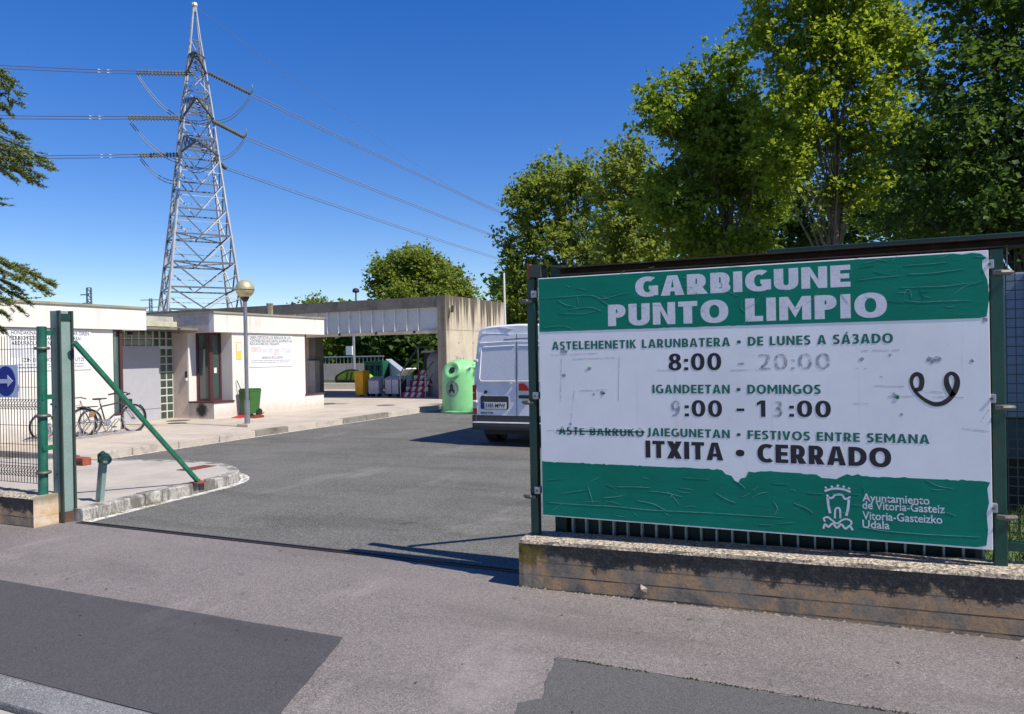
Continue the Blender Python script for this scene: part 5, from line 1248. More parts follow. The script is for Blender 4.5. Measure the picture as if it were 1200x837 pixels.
# ------------------------------------------------------------------ bicycle and rack
bx = -14.28
BK_ = thing('bicycle', 'dark trekking bicycle with mudguards parked in the rack by the white wall', 'bicycle', (bx, 11.0, .13))
RW, FWc, wr = (10.32, .42), (11.50, .42), .29
rd, rim_ = M['black'], M['galv']
for nm, (y, z) in (('rear', RW), ('front', FWc)):
    w_ = G().torus((bx, y, z), wr, .019, (1, 0, 0), 40, 8).obj('wheel', M['black'], BK_, smooth=True)
    G().torus((bx, y, z), wr - .024, .008, (1, 0, 0), 36, 6).obj('rim', rim_, w_)
    g = G()
    for k in range(20): a_ = k * pi / 10; g.tube([(bx + (.02 if k % 2 else -.02), y + .02 * cos(a_), z + .02 * sin(a_)), (bx, y + (wr - .02) * cos(a_), z + (wr - .02) * sin(a_))], .0016, 3, False)
    g.obj('spokes', rim_, w_); G().tube([(bx - .05, y, z), (bx + .05, y, z)], .022, 8).obj('hub', M['steel'], w_)
def bt(pts, r, mat, nm, par=BK_): return G().tube([(bx + (p[2] if len(p) > 2 else 0), p[0], p[1]) for p in pts], r, 8).obj(nm, mat, par, smooth=True)
bb = (10.83, .38); st_ = (10.72, .78); hd = (11.27, .83); hb = (11.31, .70)
dk = plain('bicycle paint', (.04, .045, .055), .35); sv = plain('bicycle silver', (.40, .41, .45), .35, metal=.5)
g = G()
for p, q, r_ in ((bb, st_, .015), ((10.735, .72), (11.28, .79), .016), (bb, (11.30, .72), .02), (hd, hb, .02)): g.tube([(bx, *p), (bx, *q)], r_, 8)
for s_ in (-.03, .03): g.tube([(bx + s_, *bb), (bx + s_, *RW)], .010, 6); g.tube([(bx + s_ * .6, 10.735, .70), (bx + s_, *RW)], .008, 6)
g.obj('frame', dk, BK_, smooth=True)
for s_ in (-.045, .045): bt([(11.32, .70, s_), (11.40, .55, s_), (FWc[0], FWc[1], s_)], .014, sv, 'fork')
bt([st_, (10.70, .86)], .012, sv, 'seat_post')
g = G(); g.box(bx - .06, bx + .06, 10.58, 10.72, .865, .90, .012); g.box(bx - .022, bx + .022, 10.715, 10.86, .87, .895, .008); g.obj('saddle', M['black'], BK_, smooth=True)
bt([(11.27, .83), (11.25, .96), (11.29, .98)], .013, M['black'], 'stem')
bt([(11.16, .955, -.27), (11.22, .975, -.18), (11.29, .985, -.05), (11.29, .985, .05), (11.22, .975, .18), (11.16, .955, .27)], .012, M['black'], 'handlebar')
for s_ in (-.28, .28): bt([(11.24, .965, s_ * .8), (11.12, .945, s_)], .018, M['black'], 'grip')
G().torus((bx, *RW), wr + .035, .012, (1, 0, 0), 20, 6, radians(0), radians(200)).obj('mudguard', M['black'], BK_)
G().torus((bx, *FWc), wr + .035, .012, (1, 0, 0), 16, 6, radians(20), radians(150)).obj('mudguard', M['black'], BK_)
G().torus((bx, *RW), wr + .02, .007, (1, 0, 0), 16, 6, 0, 2 * pi) if False else None
g = G(); g.box(bx - .07, bx + .07, 10.24, 10.62, .725, .74); g.tube([(bx - .05, 10.3, .73), (bx - .04, *RW)], .006, 5); g.tube([(bx + .05, 10.3, .73), (bx + .04, *RW)], .006, 5); g.obj('luggage_rack', M['black'], BK_)
g = G(); g.lathe([(0, -.008), (.075, -.008), (.075, .008), (0, .008)], (bx + .05, *bb), 18, (1, 0, 0)); g.obj('chainring', sv, BK_)
bt([(bb[0], bb[1], .06), (bb[0] + .11, bb[1] - .10, .06)], .009, sv, 'crank'); bt([(bb[0], bb[1], -.06), (bb[0] - .11, bb[1] + .10, -.06)], .009, sv, 'crank')
G().box(bx + .06, bx + .15, bb[0] + .08, bb[0] + .15, bb[1] - .11, bb[1] - .09).obj('pedal', M['black'], BK_)
g = G(); g.tube([(bx + .05, bb[0], bb[1] + .07), (bx + .04, RW[0], RW[1] + .035)], .004, 4); g.tube([(bx + .05, bb[0], bb[1] - .07), (bx + .04, RW[0], RW[1] - .035)], .004, 4); g.obj('chain', M['rust'], BK_)
G().box(bx - .05, bx + .05, 11.33, 11.45, .72, .84, .015).obj('headlight', M['black'], BK_)
g = G(); g.lathe([(0, .01), (.06, .006), (.065, -.01)], (bx + .04, 10.50, .58), 14, (1, 0, 0)); g.obj('skirt_guard', plain('orange guard', (.32, .17, .08), .5), BK_)
t = thing('bicycle_rack', 'low galvanised steel bicycle rack on the paving under the bicycle', 'bike rack', (-13.95, 10.6, .13))
for xx in (-14.05, -14.55): G().tube([(xx, 9.3, .16), (xx, 11.35, .16)], .016, 6).obj('base_bar', M['galv'], t)
lp0 = None
yy = 9.45
while yy < 11.3:
    for dd in (0, .09):
        if lp0 is None:
            lp0 = G().tube([(-14.05, yy + dd, .16), (-14.02, yy + dd, .36), (-14.12, yy + dd + .02, .46), (-14.24, yy + dd + .03, .42), (-14.5, yy + dd, .17)], .009, 6).obj('hoop', M['galv'], t, smooth=True); y00 = yy + dd
        else:
            c = lp0.copy(); COL.objects.link(c); c.parent = t; c.location.y = yy + dd - y00
    yy += .31
t = thing('bicycle', 'second bicycle mostly hidden by the tall gate post, only wheels and mudguard showing', 'bicycle', (-14.55, 9.95, .13))
for (y, z) in ((9.70, .395), (10.72, .39)):
    w_ = G().torus((-14.60, y, z), .255, .019, (1, 0, 0), 36, 8).obj('wheel', M['black'], t, smooth=True); G().torus((-14.60, y, z), .23, .008, (1, 0, 0), 30, 6).obj('rim', M['galv'], w_)
g = G()
for p, q in (((10.1, .37), (10.0, .74)), ((10.0, .7), (10.5, .77)), ((10.1, .37), (10.52, .7)), ((10.5, .85), (10.72, .39)), ((10.1, .37), (9.7, .395)), ((10.0, .7), (9.7, .395))): g.tube([(-14.6, *p), (-14.6, *q)], .016, 6)
g.obj('frame', plain('white bicycle paint', (.5, .48, .46), .4), t, smooth=True)
G().box(-14.66, -14.54, 9.9, 10.1, .80, .84, .01).obj('saddle', M['black'], t)
G().tube([(-14.85, 10.45, .9), (-14.6, 10.52, .92), (-14.35, 10.45, .9)], .012, 6).obj('handlebar', M['black'], t)

# ------------------------------------------------------------------ trees
def leaf_mat(name, dark, light, trans, sat=.5):
    k = N(name); gi = k.tc.outputs['Random Per Island']
    c = k.ramp(gi, [(0, dark), (.55, tuple((a + b) / 2 for a, b in zip(dark, light))), (1, light)])
    big = k.rf(k.noise(.55, 3, .6), .35, .7); c = k.mix(k.math('MULTIPLY', big, .35), c, tuple(v * 1.1 for v in light))
    k.col(c); k.rough(.62); k.b.inputs['Specular IOR Level'].default_value = .28
    tr = k.n('ShaderNodeBsdfTranslucent'); k.l(k.mix(.5, c, trans), tr.inputs[0])
    mx = k.n('ShaderNodeMixShader'); mx.inputs[0].default_value = sat; out = k.t.nodes['Material Output']
    k.l(k.b.outputs[0], mx.inputs[1]); k.l(tr.outputs[0], mx.inputs[2]); k.l(mx.outputs[0], out.inputs[0]); return k.m
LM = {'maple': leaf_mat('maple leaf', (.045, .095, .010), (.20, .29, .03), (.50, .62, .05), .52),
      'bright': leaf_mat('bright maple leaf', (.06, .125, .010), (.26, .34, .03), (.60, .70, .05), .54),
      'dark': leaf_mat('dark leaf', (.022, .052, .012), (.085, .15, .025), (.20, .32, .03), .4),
      'olive': leaf_mat('olive leaf', (.06, .105, .018), (.25, .31, .05), (.52, .60, .08), .5)}
def leaf_mesh(name, P, size, mat, parent, up=.35):
    """P: n x 3 leaf centres -> folded lobed leaves, 6 verts and 4 faces each"""
    n = len(P); nrm = RNG.normal(size=(n, 3)); nrm[:, 2] = np.abs(nrm[:, 2]) + up; nrm /= np.linalg.norm(nrm, axis=1)[:, None]
    t_ = RNG.normal(size=(n, 3)); t_ -= (t_ * nrm).sum(1)[:, None] * nrm; t_ /= np.linalg.norm(t_, axis=1)[:, None]; b_ = np.cross(nrm, t_)
    s = (size * .9 * (.5 + RNG.uniform(0, 1, n) ** 1.6 * 1.0))[:, None]
    v = np.empty((n, 6, 3))
    v[:, 0] = P - t_ * s * .5; v[:, 1] = P - b_ * s * .5 - t_ * s * .1 + nrm * s * .12; v[:, 2] = P - b_ * s * .28 + t_ * s * .22
    v[:, 3] = P + t_ * s * .62 - nrm * s * .1; v[:, 4] = P + b_ * s * .28 + t_ * s * .22; v[:, 5] = P + b_ * s * .5 - t_ * s * .1 + nrm * s * .12
    v = v - np.array(parent.location)
    base = (np.arange(n) * 6)[:, None]
    tri = np.array([[0, 3, 2], [0, 2, 1], [0, 5, 4], [0, 4, 3]]); f = (base[:, :, None] + tri[None]).reshape(-1, 3)
    me = bpy.data.meshes.new(name); me.vertices.add(n * 6); me.vertices.foreach_set('co', v.reshape(-1)); me.loops.add(f.size); me.loops.foreach_set('vertex_index', f.reshape(-1).astype(np.int32))
    me.polygons.add(len(f)); me.polygons.foreach_set('loop_start', np.arange(0, f.size, 3, dtype=np.int32)); me.update(calc_edges=True); me.materials.append(mat)
    o = bpy.data.objects.new(name, me); COL.objects.link(o); o.parent = parent; return o
def tree(name, label, base, trunk_h, blobs, nl, size, mat='maple', bark='bark', r=.16, clump=.55, limbs=26, trunk_top=None, group=None, seed=0, per=60):
    """blobs: list of (centre, radii). leaves in clumps round twig ends inside the blobs, limbs drawn to a share of the clumps"""
    rg = np.random.default_rng(seed + 5); nl = int(nl * 1.18); t = thing(name, label, 'tree', base, group); base = Vector(base)
    vol = np.array([b[1][0] * b[1][1] * b[1][2] for b in blobs]) ** .75; vol /= vol.sum(); nc = max(8, nl // per)
    C_ = []
    for i, k in enumerate(rg.choice(len(blobs), nc, p=vol)):
        c, rr = blobs[k]; d = rg.normal(size=3); d /= np.linalg.norm(d); C_.append(np.array(c) + d * np.array(rr) * (rg.uniform(.15, 1) ** .45) * rg.uniform(.85, 1.08))
    C_ = np.array(C_); NS = 5
    mid_ = np.mean([b[0] for b in blobs], axis=0) - np.array([0, 0, 1.0])
    out_ = C_ - mid_; out_ /= np.linalg.norm(out_, axis=1)[:, None]
    dv = out_[:, None, :] * .7 + rg.normal(size=(nc, NS, 3)) * np.array([.6, .6, .42]) + np.array([0, 0, .15]); dv /= np.linalg.norm(dv, axis=2)[:, :, None]
    Lt = rg.uniform(.5, 1.6, (nc, NS)) * clump * 1.5
    idx = rg.integers(0, nc, nl); jj = rg.integers(0, NS, nl); tt = rg.uniform(.0, 1, nl) ** .8
    P = C_[idx] + dv[idx, jj] * (tt * Lt[idx, jj])[:, None] + rg.normal(size=(nl, 3)) * (size * (1.15 - .6 * tt))[:, None] * np.array([1, 1, .7])
    P[:, 2] -= tt ** 2 * .12
    leaf_mesh('crown', P, size, LM[mat], t)
    top = Vector(trunk_top) if trunk_top else Vector(np.mean([b[0] for b in blobs], axis=0))
    g = G(); k_ = 7; pts = []
    for i in range(k_ + 1):
        q = base.lerp(top, i / k_); q += Vector((rg.normal() * .07 * i / k_ * 2, rg.normal() * .07 * i / k_ * 2, 0)) if i else Vector(); pts.append(q)
    g.tube(pts, [r * (1 - .78 * i / k_) for i in range(k_ + 1)], 9); g.obj('trunk', M[bark], t, smooth=True)
    g = G(); sel = rg.choice(nc, min(limbs, nc), replace=False)
    for j in sel:
        e = Vector(C_[j]); hgt = (e.z - base.z) / max(.1, top.z - base.z); f_ = min(.97, max(.18, hgt * .62 - rg.uniform(0, .12))); a_ = f_ * k_; i0 = min(int(a_), k_ - 1); s_ = pts[i0].lerp(pts[i0 + 1], a_ - i0)
        rs = r * (1 - .78 * f_) * rg.uniform(.35, .6); mid = s_.lerp(e, .5) + Vector((rg.normal() * .12, rg.normal() * .12, (e - s_).length * .10)); q1 = s_.lerp(mid, .5) + Vector((0, 0, (e - s_).length * .03)); q2 = mid.lerp(e, .5) + Vector((rg.normal() * .08, 0, .05))
        g.tube([s_, q1, mid, q2, e], [rs, rs * .8, rs * .55, rs * .35, rs * .12], 5, False)
        for m_ in range(3):
            c2 = C_[rg.integers(nc)]
            near = np.argsort(((C_ - np.array(mid)) ** 2).sum(1))[1 + m_ * 2]; e2 = Vector(C_[near]); g.tube([mid, mid.lerp(e2, .5) + Vector((0, 0, .1)), e2], [rs * .4, rs * .25, rs * .08], 4, False)
    g.obj('branches', M[bark], t, smooth=True); return t
def D3(x, y, d): return tuple(deep(x, y, d))
def blob(x, y, d, rx, ry, rz=None):
    """blob from its middle pixel, depth and pixel radii"""
    k = d / F; return (D3(x, y, d), (rx * k, (rz or rx * .9) * k, ry * k))
def gxy(x, d):
    p = deep(x, 419, d); return (p.x, p.y, 0)
GRP = 'trees behind the recycling centre sign'
tree('maple_tree', 'smaller light green maple left of the sign top, behind the white pole', gxy(672, 36), 0, [blob(650, 222, 36, 40, 34), blob(628, 245, 36, 32, 34), blob(612, 292, 36, 26, 26), blob(690, 245, 36, 26, 46), blob(606, 330, 36, 24, 24), blob(660, 300, 36, 40, 36), blob(625, 350, 36, 40, 34), blob(700, 300, 36, 30, 40)], 26000, 0.17, 'olive', r=0.12, limbs=30, trunk_top=D3(668, 225, 36), group=GRP, seed=1, clump=.5, per=95)
tree('maple_tree', 'slender maple with thin top twigs, second from the left behind the sign', gxy(742, 24), 0, [blob(722, 205, 24, 18, 30), blob(745, 190, 24, 14, 20), blob(732, 255, 24, 32, 40), blob(762, 240, 24, 24, 40), blob(748, 300, 24, 38, 28)], 13000, 0.125, 'olive', r=0.09, limbs=26, trunk_top=D3(742, 190, 24), group=GRP, seed=2, clump=0.46, per=110)
tree('maple_tree', 'tall maple reaching left over the sign title, third from the left', gxy(850, 20), 0, [blob(792, 148, 20, 36, 26), blob(770, 128, 20, 14, 16), blob(806, 98, 20, 22, 20), blob(838, 190, 20, 44, 50), blob(856, 88, 20, 20, 22), blob(845, 135, 20, 36, 44), blob(880, 205, 20, 40, 50), blob(798, 235, 20, 36, 38), blob(850, 280, 20, 50, 28)], 28000, 0.115, 'maple', r=0.12, limbs=34, trunk_top=D3(865, 90, 20), group=GRP, seed=3, clump=0.46, per=120)
tree('maple_tree', 'tallest bright yellow green maple above the middle of the sign', gxy(972, 17.5), 0, [blob(915, 18, 17.5, 34, 34), blob(985, 25, 17.5, 52, 42), blob(902, 68, 17.5, 24, 30), blob(960, 85, 17.5, 48, 44), blob(1035, 65, 17.5, 40, 44), blob(985, -35, 17.5, 60, 36), blob(940, 135, 17.5, 40, 32), blob(1015, 145, 17.5, 48, 36), blob(1000, 215, 17.5, 34, 26), blob(925, 185, 17.5, 34, 26)], 36000, 0.105, 'bright', r=0.085, limbs=46, trunk_top=D3(985, 10, 17.5), group=GRP, seed=4, clump=0.42, per=115)
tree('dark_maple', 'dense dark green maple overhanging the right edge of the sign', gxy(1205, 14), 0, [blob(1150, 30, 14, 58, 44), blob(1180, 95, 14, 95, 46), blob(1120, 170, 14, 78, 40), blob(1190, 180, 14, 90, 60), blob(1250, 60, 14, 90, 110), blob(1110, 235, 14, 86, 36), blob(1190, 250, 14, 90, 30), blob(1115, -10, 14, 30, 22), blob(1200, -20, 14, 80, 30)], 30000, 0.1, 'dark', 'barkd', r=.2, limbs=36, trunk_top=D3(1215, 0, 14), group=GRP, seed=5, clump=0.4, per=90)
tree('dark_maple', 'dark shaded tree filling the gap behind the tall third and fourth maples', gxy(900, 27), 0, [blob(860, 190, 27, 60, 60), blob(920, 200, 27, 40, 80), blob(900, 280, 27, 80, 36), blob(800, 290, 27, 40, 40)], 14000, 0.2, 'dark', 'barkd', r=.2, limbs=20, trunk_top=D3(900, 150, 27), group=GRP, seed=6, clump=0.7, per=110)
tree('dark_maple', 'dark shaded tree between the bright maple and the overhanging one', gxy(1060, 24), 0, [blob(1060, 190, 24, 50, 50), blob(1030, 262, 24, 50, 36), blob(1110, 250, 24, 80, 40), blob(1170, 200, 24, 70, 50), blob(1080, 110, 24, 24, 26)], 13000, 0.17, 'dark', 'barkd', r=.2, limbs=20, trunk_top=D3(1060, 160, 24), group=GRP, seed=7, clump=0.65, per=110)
tree('green_tree', 'rounded green tree rising over the portal roof', gxy(495, 58), 0, [blob(468, 322, 58, 26, 20), blob(490, 314, 58, 24, 16), blob(512, 330, 58, 26, 16), blob(490, 352, 58, 44, 20), blob(536, 348, 58, 16, 14), blob(522, 340, 58, 18, 16), blob(450, 338, 58, 10, 12)], 26000, 0.24, 'olive', r=.3, limbs=20, trunk_top=D3(490, 310, 58), seed=8, clump=.7, per=70)
for i, (x, y, d, rx, ry, lab) in enumerate(((370, 375, 75, 16, 24, 'tiny tree top peeking over the portal roof at left'), (568, 392, 48, 18, 14, 'low bush top between the portal pillar and the van'))):
    tree('green_tree', lab, gxy(x, d), 0, [blob(x, y, d, rx, ry)], 2500, .3, 'olive', r=.15, limbs=6, trunk_top=D3(x, y, d), seed=20 + i, clump=.8)
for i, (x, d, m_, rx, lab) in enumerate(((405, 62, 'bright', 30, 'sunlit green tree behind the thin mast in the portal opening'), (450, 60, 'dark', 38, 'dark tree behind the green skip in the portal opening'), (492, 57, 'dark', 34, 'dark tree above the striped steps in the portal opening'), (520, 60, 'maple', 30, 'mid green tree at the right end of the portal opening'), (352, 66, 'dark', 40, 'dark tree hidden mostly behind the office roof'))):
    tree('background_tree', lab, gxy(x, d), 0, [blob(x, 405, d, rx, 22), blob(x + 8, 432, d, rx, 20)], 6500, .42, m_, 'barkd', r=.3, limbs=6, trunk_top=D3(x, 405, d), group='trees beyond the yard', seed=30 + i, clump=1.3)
for i, (x, d, lab) in enumerate(((612, 40, 'dark tree right behind the roof of the van'), (645, 38, 'dark tree hidden behind the left edge of the sign'))):
    tree('background_tree', lab, gxy(x, d), 0, [blob(x, 358, d, 22, 24), blob(x, 400, d, 32, 28)], 9000, .32, 'maple', 'barkd', r=.3, limbs=8, trunk_top=D3(x, 360, d), group='trees beyond the yard', seed=40 + i, clump=1.0)

# cedar at the left edge: tufts of needles along drooping branches
t = thing('cedar_tree', 'dark cedar reaching in from the left edge over the fence', 'tree', (-13.9, 5.9, 0))
kk = N('cedar needles'); kk.col(kk.ramp(kk.tc.outputs['Random Per Island'], [(0, (.04, .07, .016)), (.5, (.15, .20, .04)), (1, (.32, .36, .08))])); kk.rough(.7)
G().tube([(-13.9, 5.9, 0), (-13.95, 5.9, 4), (-13.9, 5.95, 9.5)], [.20, .15, .03], 10).obj('trunk', M['barkd'], t, smooth=True)
nv = []; gb2 = G()
def needle_branch(tip, dist, z_up, seed):
    rg = random.Random(seed); e = Vector(deep(*tip, dist)); s_ = Vector((-13.9, 5.9, e.z + z_up)); mid = s_.lerp(e, .5) + Vector((0, 0, .18)); path = smooth_path3([s_, mid, e - (e - mid) * .25 + Vector((0, 0, .03)), e], 5)
    gb2.tube(path, [.035 * (1 - .85 * i / (len(path) - 1)) for i in range(len(path))], 5, False)
    Ls = (e - s_).length
    for i in range(int(Ls * 17)):
        u = rg.random() ** .8; u = 1 - u * .85; k = min(int(u * (len(path) - 1)), len(path) - 2); p = path[k].lerp(path[k + 1], u * (len(path) - 1) - k)
        d = (path[k + 1] - path[k]).normalized(); side = d.cross(Vector((0, 0, 1))).normalized() * rg.choice((-1, 1)); l = rg.uniform(.12, .40) * (1.2 - u * .55)
        q = p + (side * rg.uniform(.2, .9) + d * rg.uniform(.3, 1) + Vector((0, 0, rg.uniform(-.35, .22)))).normalized() * l
        gb2.tube([p, q], [.006, .003], 3, False)
        for m_ in range(int(9 + l * 34)):
            w_ = p.lerp(q, rg.uniform(.1, 1.05)); 
            for _ in range(5):
                nd = Vector((rg.gauss(0, 1), rg.gauss(0, 1), rg.gauss(.35, .8))).normalized() * rg.uniform(.03, .07); o_ = nd.cross(Vector((rg.random(), rg.random(), rg.random()))).normalized() * .0065
                nv.append((w_ - o_, w_ + o_, w_ + nd))
def smooth_path3(P, n=5):
    out = []
    for i in range(len(P) - 1):
        a, b, c, d = P[max(i - 1, 0)], P[i], P[i + 1], P[min(i + 2, len(P) - 1)]
        for k in range(n):
            u = k / n; out.append(.5 * ((2 * b) + (c - a) * u + (2 * a - 5 * b + 4 * c - d) * u * u + (3 * b - a - 3 * c + d) * u ** 3))
    out.append(P[-1]); return out
for i, (x, y, d, zu) in enumerate(((18, 108, 14.0, .4), (10, 92, 14.4, .6), (16, 120, 14.2, .3), (50, 186, 13.5, .6), (40, 212, 13.3, .5), (20, 190, 13.9, .5), (28, 205, 13.7, .5), (40, 322, 13.1, .8), (52, 340, 12.9, .8), (20, 338, 13, .8), (14, 98, 14.2, .5), (6, 128, 14.0, .3), (2, 150, 14.4, .4), (24, 162, 13.6, .5), (12, 178, 14.6, .5), (56, 196, 13.2, .7), (46, 206, 13.6, .5), (34, 192, 13.9, .5), (14, 206, 13.2, .4), (3, 240, 14, .1), (60, 332, 12.6, .9), (28, 322, 13.4, .7), (46, 336, 13.0, .8), (16, 345, 13.0, .8), (24, 362, 12.6, .9), (30, 352, 13.2, .9), (6, 368, 13.0, .8), (2, 385, 12.8, .9), (-40, 300, 13, .5), (-60, 200, 13, .5), (-60, 100, 13, .5), (-30, 60, 13.5, .4), (-60, 380, 12.8, .8))): needle_branch((x, y), d, zu, 100 + i)
gb2.obj('branches', M['barkd'], t)
V_ = np.array([[tuple(p) for p in tr] for tr in nv]).reshape(-1, 3) - np.array(t.location); me = bpy.data.meshes.new('needles'); me.from_pydata(V_.tolist(), [], np.arange(len(V_)).reshape(-1, 3).tolist()); me.materials.append(kk.m)
o = bpy.data.objects.new('needles', me); COL.objects.link(o); o.parent = t

# ------------------------------------------------------------------ transmission tower
TD = 70.0; tb_ = Vector(deep(236, 422, TD)); TX, TY = tb_.x, tb_.y; S_ = TD / F
PYL = thing('pylon', 'tall lattice steel transmission tower with insulator strings behind the office', 'pylon', (TX, TY, 0))
view = math.atan2(TY, TX); 
lev_y = [443, 396, 365, 340, 311, 279, 250, 220, 192, 165, 140, 112, 86, 50, 10]
lev_h = [55, 49.5, 45.5, 42, 38.5, 34.5, 30.5, 27, 23.5, 20.5, 18, 14.5, 11, 6, 1.5]
zz = [max(0, EYE + (422 - y) * S_) for y in lev_y]; hw = [h / 1.143 * S_ for h in lev_h]
vdir = Vector((TX, TY, 0)).normalized(); side = Vector((vdir.y, -vdir.x, 0)); phi = radians(9); A1 = side * cos(phi) + vdir * sin(phi); A2 = -side * sin(phi) + vdir * cos(phi)
def corner(i, k):
    s1, s2 = ((-1, -1), (1, -1), (1, 1), (-1, 1))[k]; return Vector((TX, TY, zz[i])) + A1 * s1 * hw[i] + A2 * s2 * hw[i]
# x centre drifts slightly in the picture; legs
for k in range(4):
    g = G()
    for i in range(len(zz) - 1): wdt = .23 - .010 * i; g.beam(corner(i, k), corner(i + 1, k) + (corner(i + 1, k) - corner(i, k)).normalized() * .02, wdt, wdt)
    g.obj('leg', M['lattice'], PYL)
for i in range(1, len(zz) - 1):
    wd_ = .15 - .006 * i
    for k in range(4):
        a, b = corner(i, k), corner(i, (k + 1) % 4); G().beam(a, b, wd_, wd_).obj('brace', M['latd'] if k != 3 else M['lattice'], PYL)
        if i >= 2 and i < len(zz) - 1:
            lo = (corner(i - 1, k) + corner(i - 1, (k + 1) % 4)) / 2
            if i <= 10:
                g = G(); g.beam(a, lo, wd_ * .9, wd_ * .9); g.obj('brace', M['latd'], PYL); g = G(); g.beam(b, lo, wd_ * .9, wd_ * .9); g.obj('brace', M['lattice'], PYL)
                q1, q2 = a.lerp(lo, .5), b.lerp(lo, .5)
                g = G(); g.beam(q1, a.lerp(corner(i - 1, k), .5), wd_ * .55, wd_ * .55); g.beam(q2, b.lerp(corner(i - 1, (k + 1) % 4), .5), wd_ * .55, wd_ * .55); g.beam(q1, q2, wd_ * .45, wd_ * .45); g.obj('secondary_brace', M['lattice'], PYL)
            else:
                G().beam(a, corner(i - 1, (k + 1) % 4), wd_ * .8, wd_ * .8).obj('brace', M['lattice'], PYL); G().beam(b, corner(i - 1, k), wd_ * .8, wd_ * .8).obj('brace', M['latd'], PYL)
# plan bracing
for i in (2, 4, 5, 9):
    G().beam(corner(i, 0), corner(i, 2), .1, .1).obj('plan_brace', M['latd'], PYL); G().beam(corner(i, 1), corner(i, 3), .1, .1).obj('plan_brace', M['lattice'], PYL)
G().lathe([(0, .5), (.25, .45), (.3, .2), (.2, 0), (.1, -.4)], (TX, TY, zz[-1]), 8).obj('peak_cap', M['lattice'], PYL)
# cross arms pointing towards the viewer, one per level
arms = []
for (yl, yr_, ln) in ((88, 78, 5.0), (142, 120, 5.6), (185, 165, 4.6)):
    za = EYE + (422 - yl) * S_; i = next(j for j in range(len(zz)) if zz[j] > za) - 1; f_ = (za - zz[i]) / (zz[i + 1] - zz[i]); h_ = hw[i] * (1 - f_) + hw[i + 1] * f_
    for sgn, ll in ((-1, ln),):
        tip = Vector((TX, TY, za)) + vdir * sgn * (h_ + ll); g = G()
        zu = za + 1.5
        for s_ in (-1, 1):
            root = Vector((TX, TY, za)) + A2 * sgn * h_ + A1 * s_ * h_; rootu = Vector((TX, TY, zu)) + A2 * sgn * h_ * .85 + A1 * s_ * h_ * .85
            g.beam(root, tip, .15, .15); g.beam(rootu, tip, .12, .12)
            for u in (.25, .5, .75):
                g.beam(root.lerp(tip, u), rootu.lerp(tip, u), .08, .08); g.beam(root.lerp(tip, u), rootu.lerp(tip, u - .25), .07, .07)
        for u in (.25, .5, .75):
            ra = Vector((TX, TY, za)) + A2 * sgn * h_; g.beam((ra - A1 * h_).lerp(tip, u), (ra + A1 * h_).lerp(tip, u), .09, .09); g.beam((ra - A1 * h_).lerp(tip, u), (ra + A1 * h_).lerp(tip, u - .25), .07, .07)
        g.obj('cross_arm', M['latd'], PYL)
    arms.append(Vector((TX, TY, za)) - A2 * (h_ + ln))
def insul_string(a, b, pairs=1, gap=.45):
    d = (b - a); L_ = d.length; dn = d.normalized(); o_ = Vector((0, 0, 1)) * gap / 2 if pairs == 2 else Vector()
    for s_ in ((-1, 1) if pairs == 2 else (0,)):
        g = G(); pr = []; nd = int(L_ / .27)
        for k in range(nd):
            z = L_ * (k + .5) / nd; pr += [(.05, z - .10), (.15, z - .05), (.20, z + .0), (.06, z + .04)]
        g.lathe([(0.04, 0)] + pr + [(.04, L_)], a + o_ * s_, 10, dn); g.obj('insulator_string', M['insul'], PYL)
def cable(pts_a, pts_b, sag, r, gap, name, label, n=28, group=None):
    t = thing(name, label, 'power line', tuple(pts_a), group)
    for s_ in ((-1, 1) if gap else (0,)):
        pts = []
        for i in range(n + 1):
            u = i / n; p = Vector(pts_a).lerp(Vector(pts_b), u); p.z -= sag * 4 * u * (1 - u); p += Vector((0, 0, gap / 2 * s_)) ; pts.append(p)
        G().tube(pts, r, 5).obj('conductor', M['cable'], t)
    return t
cd = plain('dark conductor', (.10, .08, .10), .6)
LG, RG = 'power lines leaving the tower to the left', 'power lines leaving the tower to the right'
lefts = [((228, 86.5), (160, 85), (0, 75.0), 'topmost double power line running from the pylon to the left edge', 66), ((211, 138.5), (150, 138), (18, 134.5), 'middle double power line running from the pylon to the left edge', 66), ((209, 181.5), (163, 182.5), (40, 181.5), 'lowest double power line running from the pylon behind the cedar', 69)]
for k, (p0, p1, p2_, lab, dd) in enumerate(lefts):
    a = Vector(deep(*p0, dd)); b = Vector(deep(*p1, dd - 1)); insul_string(a, b, 2, .19)
    e_dx = (p2_[0] - p1[0]); e = Vector(deep(p1[0] - 520, p1[1] - 520 * (p1[1] - p2_[1]) / (p1[0] - p2_[0]), dd - 14)); c = cable(b, e, .25, .035, .24, 'power_line', lab, group=LG)
    for ch in c.children: ch.data.materials[0] = cd
    q = b.lerp(e, .075)
    for m_ in range(4): G().lathe([(0, -.2), (.06, -.18), (.03, 0), (.06, .18), (0, .2)], q + (e - b).normalized() * (m_ // 2) * .7 + Vector((0, 0, (m_ % 2) * .24 - .2)), 8, (e - b).normalized()).obj('vibration_damper', M['steel'], c)
rights = [((244, 85.5), (293, 110), (587, 249), 'upper power line descending from the pylon into the trees', 73), ((249, 142), (286, 161), (580, 277), 'middle power line descending from the pylon into the trees', 73), ((252, 186), (264, 197), (587, 304), 'lower faint power line descending from the pylon into the trees', 74)]
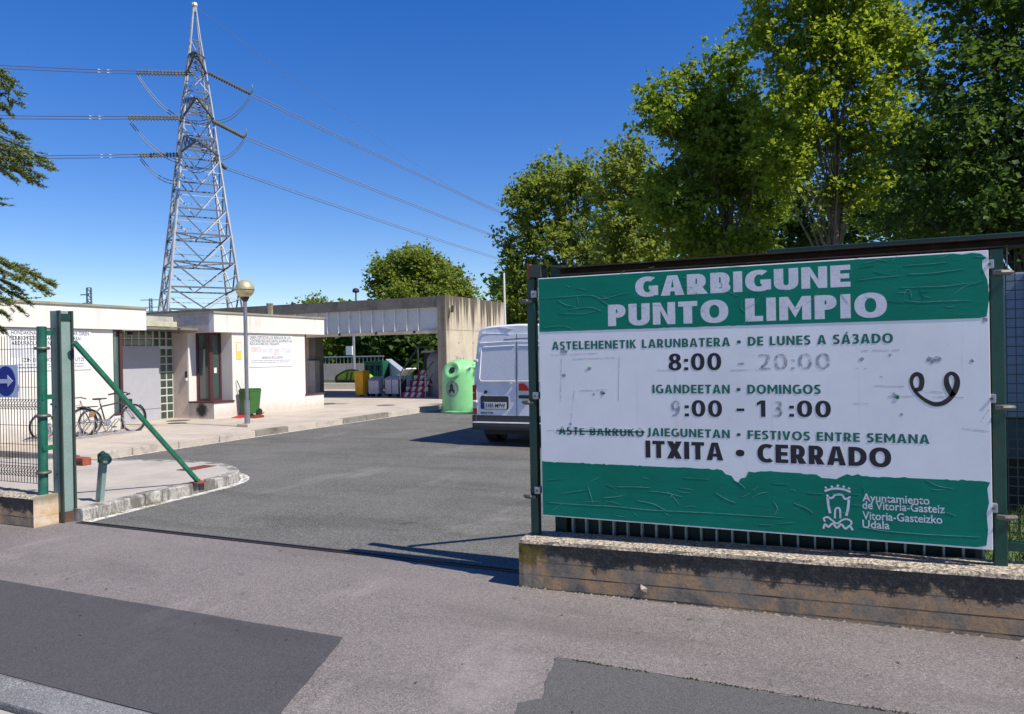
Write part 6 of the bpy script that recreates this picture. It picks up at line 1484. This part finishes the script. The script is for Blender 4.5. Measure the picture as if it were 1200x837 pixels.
for k, (p0, p1, p2_, lab, dd) in enumerate(rights):
    a = Vector(deep(*p0, 69)); b = Vector(deep(*p1, dd)); insul_string(a, b, 1)
    # far end: keep going along the yard axis
    e = b + Vector((0, 230, 0)); ray_e = ray(*p2_); u_ = None
    # height at the place where the line passes the picked pixel
    yy_ = b.x * ray_e.y / ray_e.x; pz_ = EYE + ray_e.z * (b.x / ray_e.x); s_u = (yy_ - b.y) / 230
    sag = (b.z - pz_) / (4 * s_u * (1 - s_u)) if 0 < s_u < 1 else 6
    lin_drop = 0
    c = cable(b, e, sag, .042 if k < 2 else .034, .26, 'power_line', lab, n=60, group=RG)
    if k < 2:
        G().torus(b + Vector((0, 0, .45)), .5, .045, (sin(.3), cos(.3), 0), 16, 6, -1.2, 1.9).obj('arcing_ring', M['steel'], PYL)
c = cable(Vector((TX, TY, zz[-1] + .2)), Vector((TX, TY + 230, zz[-1] + .2)), 11, .018, 0, 'power_line', 'thin earth wire running from the very top of the pylon to the right', n=60, group=RG)
# jumper loops
def loop(a, b, sag, gap=.0, dd=68):
    A_, B_ = Vector(deep(*a, dd - 1)), Vector(deep(*b, dd)); 
    for s_ in (-1, 1):
        pts = [A_.lerp(B_, i / 20) + Vector((0, 0, -sag * 4 * (i / 20) * (1 - i / 20) + s_ * .14)) for i in range(21)]
        G().tube(pts, .036, 5).obj('jumper_loop', M['latd'], PYL)
loop((161, 88), (246, 141), 1.6); loop((246, 141), (293, 114), .9, dd=72); loop((151, 141), (212, 190), .7); loop((164, 185), (208, 214), .6); loop((212, 190), (254, 185), 1.0); loop((254, 185), (286, 164), .6, dd=72)
# distant towers
for k, (x, y0, y1, wv, lab, dd) in enumerate(((106, 337, 360, 6, 'small far lattice tower over the left office roof', 220), (178, 351, 368, 10, 'faint far pylon left of the big transmission tower foot', 330))):
    b_ = Vector(deep(x, 424, dd)); k2 = dd / F; t = thing('far_pylon', lab, 'pylon', (b_.x, b_.y, 0)); zt = EYE + (424 - y0) * k2; hwid = wv * k2 / 2 * (1 if k == 0 else .35)
    fm = plain('far steel', (.10, .12, .17), .7); g = G(); sd = Vector((cos(YAW), sin(YAW), 0)); up0 = Vector((b_.x, b_.y, 0))
    for s_ in (-1, 1): g.beam(up0 + sd * s_ * hwid, up0 + sd * s_ * hwid * .8 + Vector((0, 0, zt)), .35, .35)
    nz = 14
    for q in range(nz): z0, z1 = zt * q / nz, zt * (q + 1) / nz; g.beam(up0 + sd * hwid + Vector((0, 0, z0)), up0 - sd * hwid * .9 + Vector((0, 0, z1)), .22, .22); g.beam(up0 - sd * hwid + Vector((0, 0, z1)), up0 + sd * hwid * .9 + Vector((0, 0, z1)), .22, .22)
    g.obj('mast', fm, t)
    for yy, w2 in (((345, 10), (355, 8)) if k == 0 else ((352.5, 12), (361, 14), (366, 10))):
        z = EYE + (424 - yy) * k2; g = G(); g.beam(up0 - sd * w2 * k2 * (1 if k else 1.0) / 1 + Vector((0, 0, z)), up0 + (sd * w2 * k2 if k else Vector()) + Vector((0, 0, z)), .3, .3); g.obj('cross_arm', fm, t)
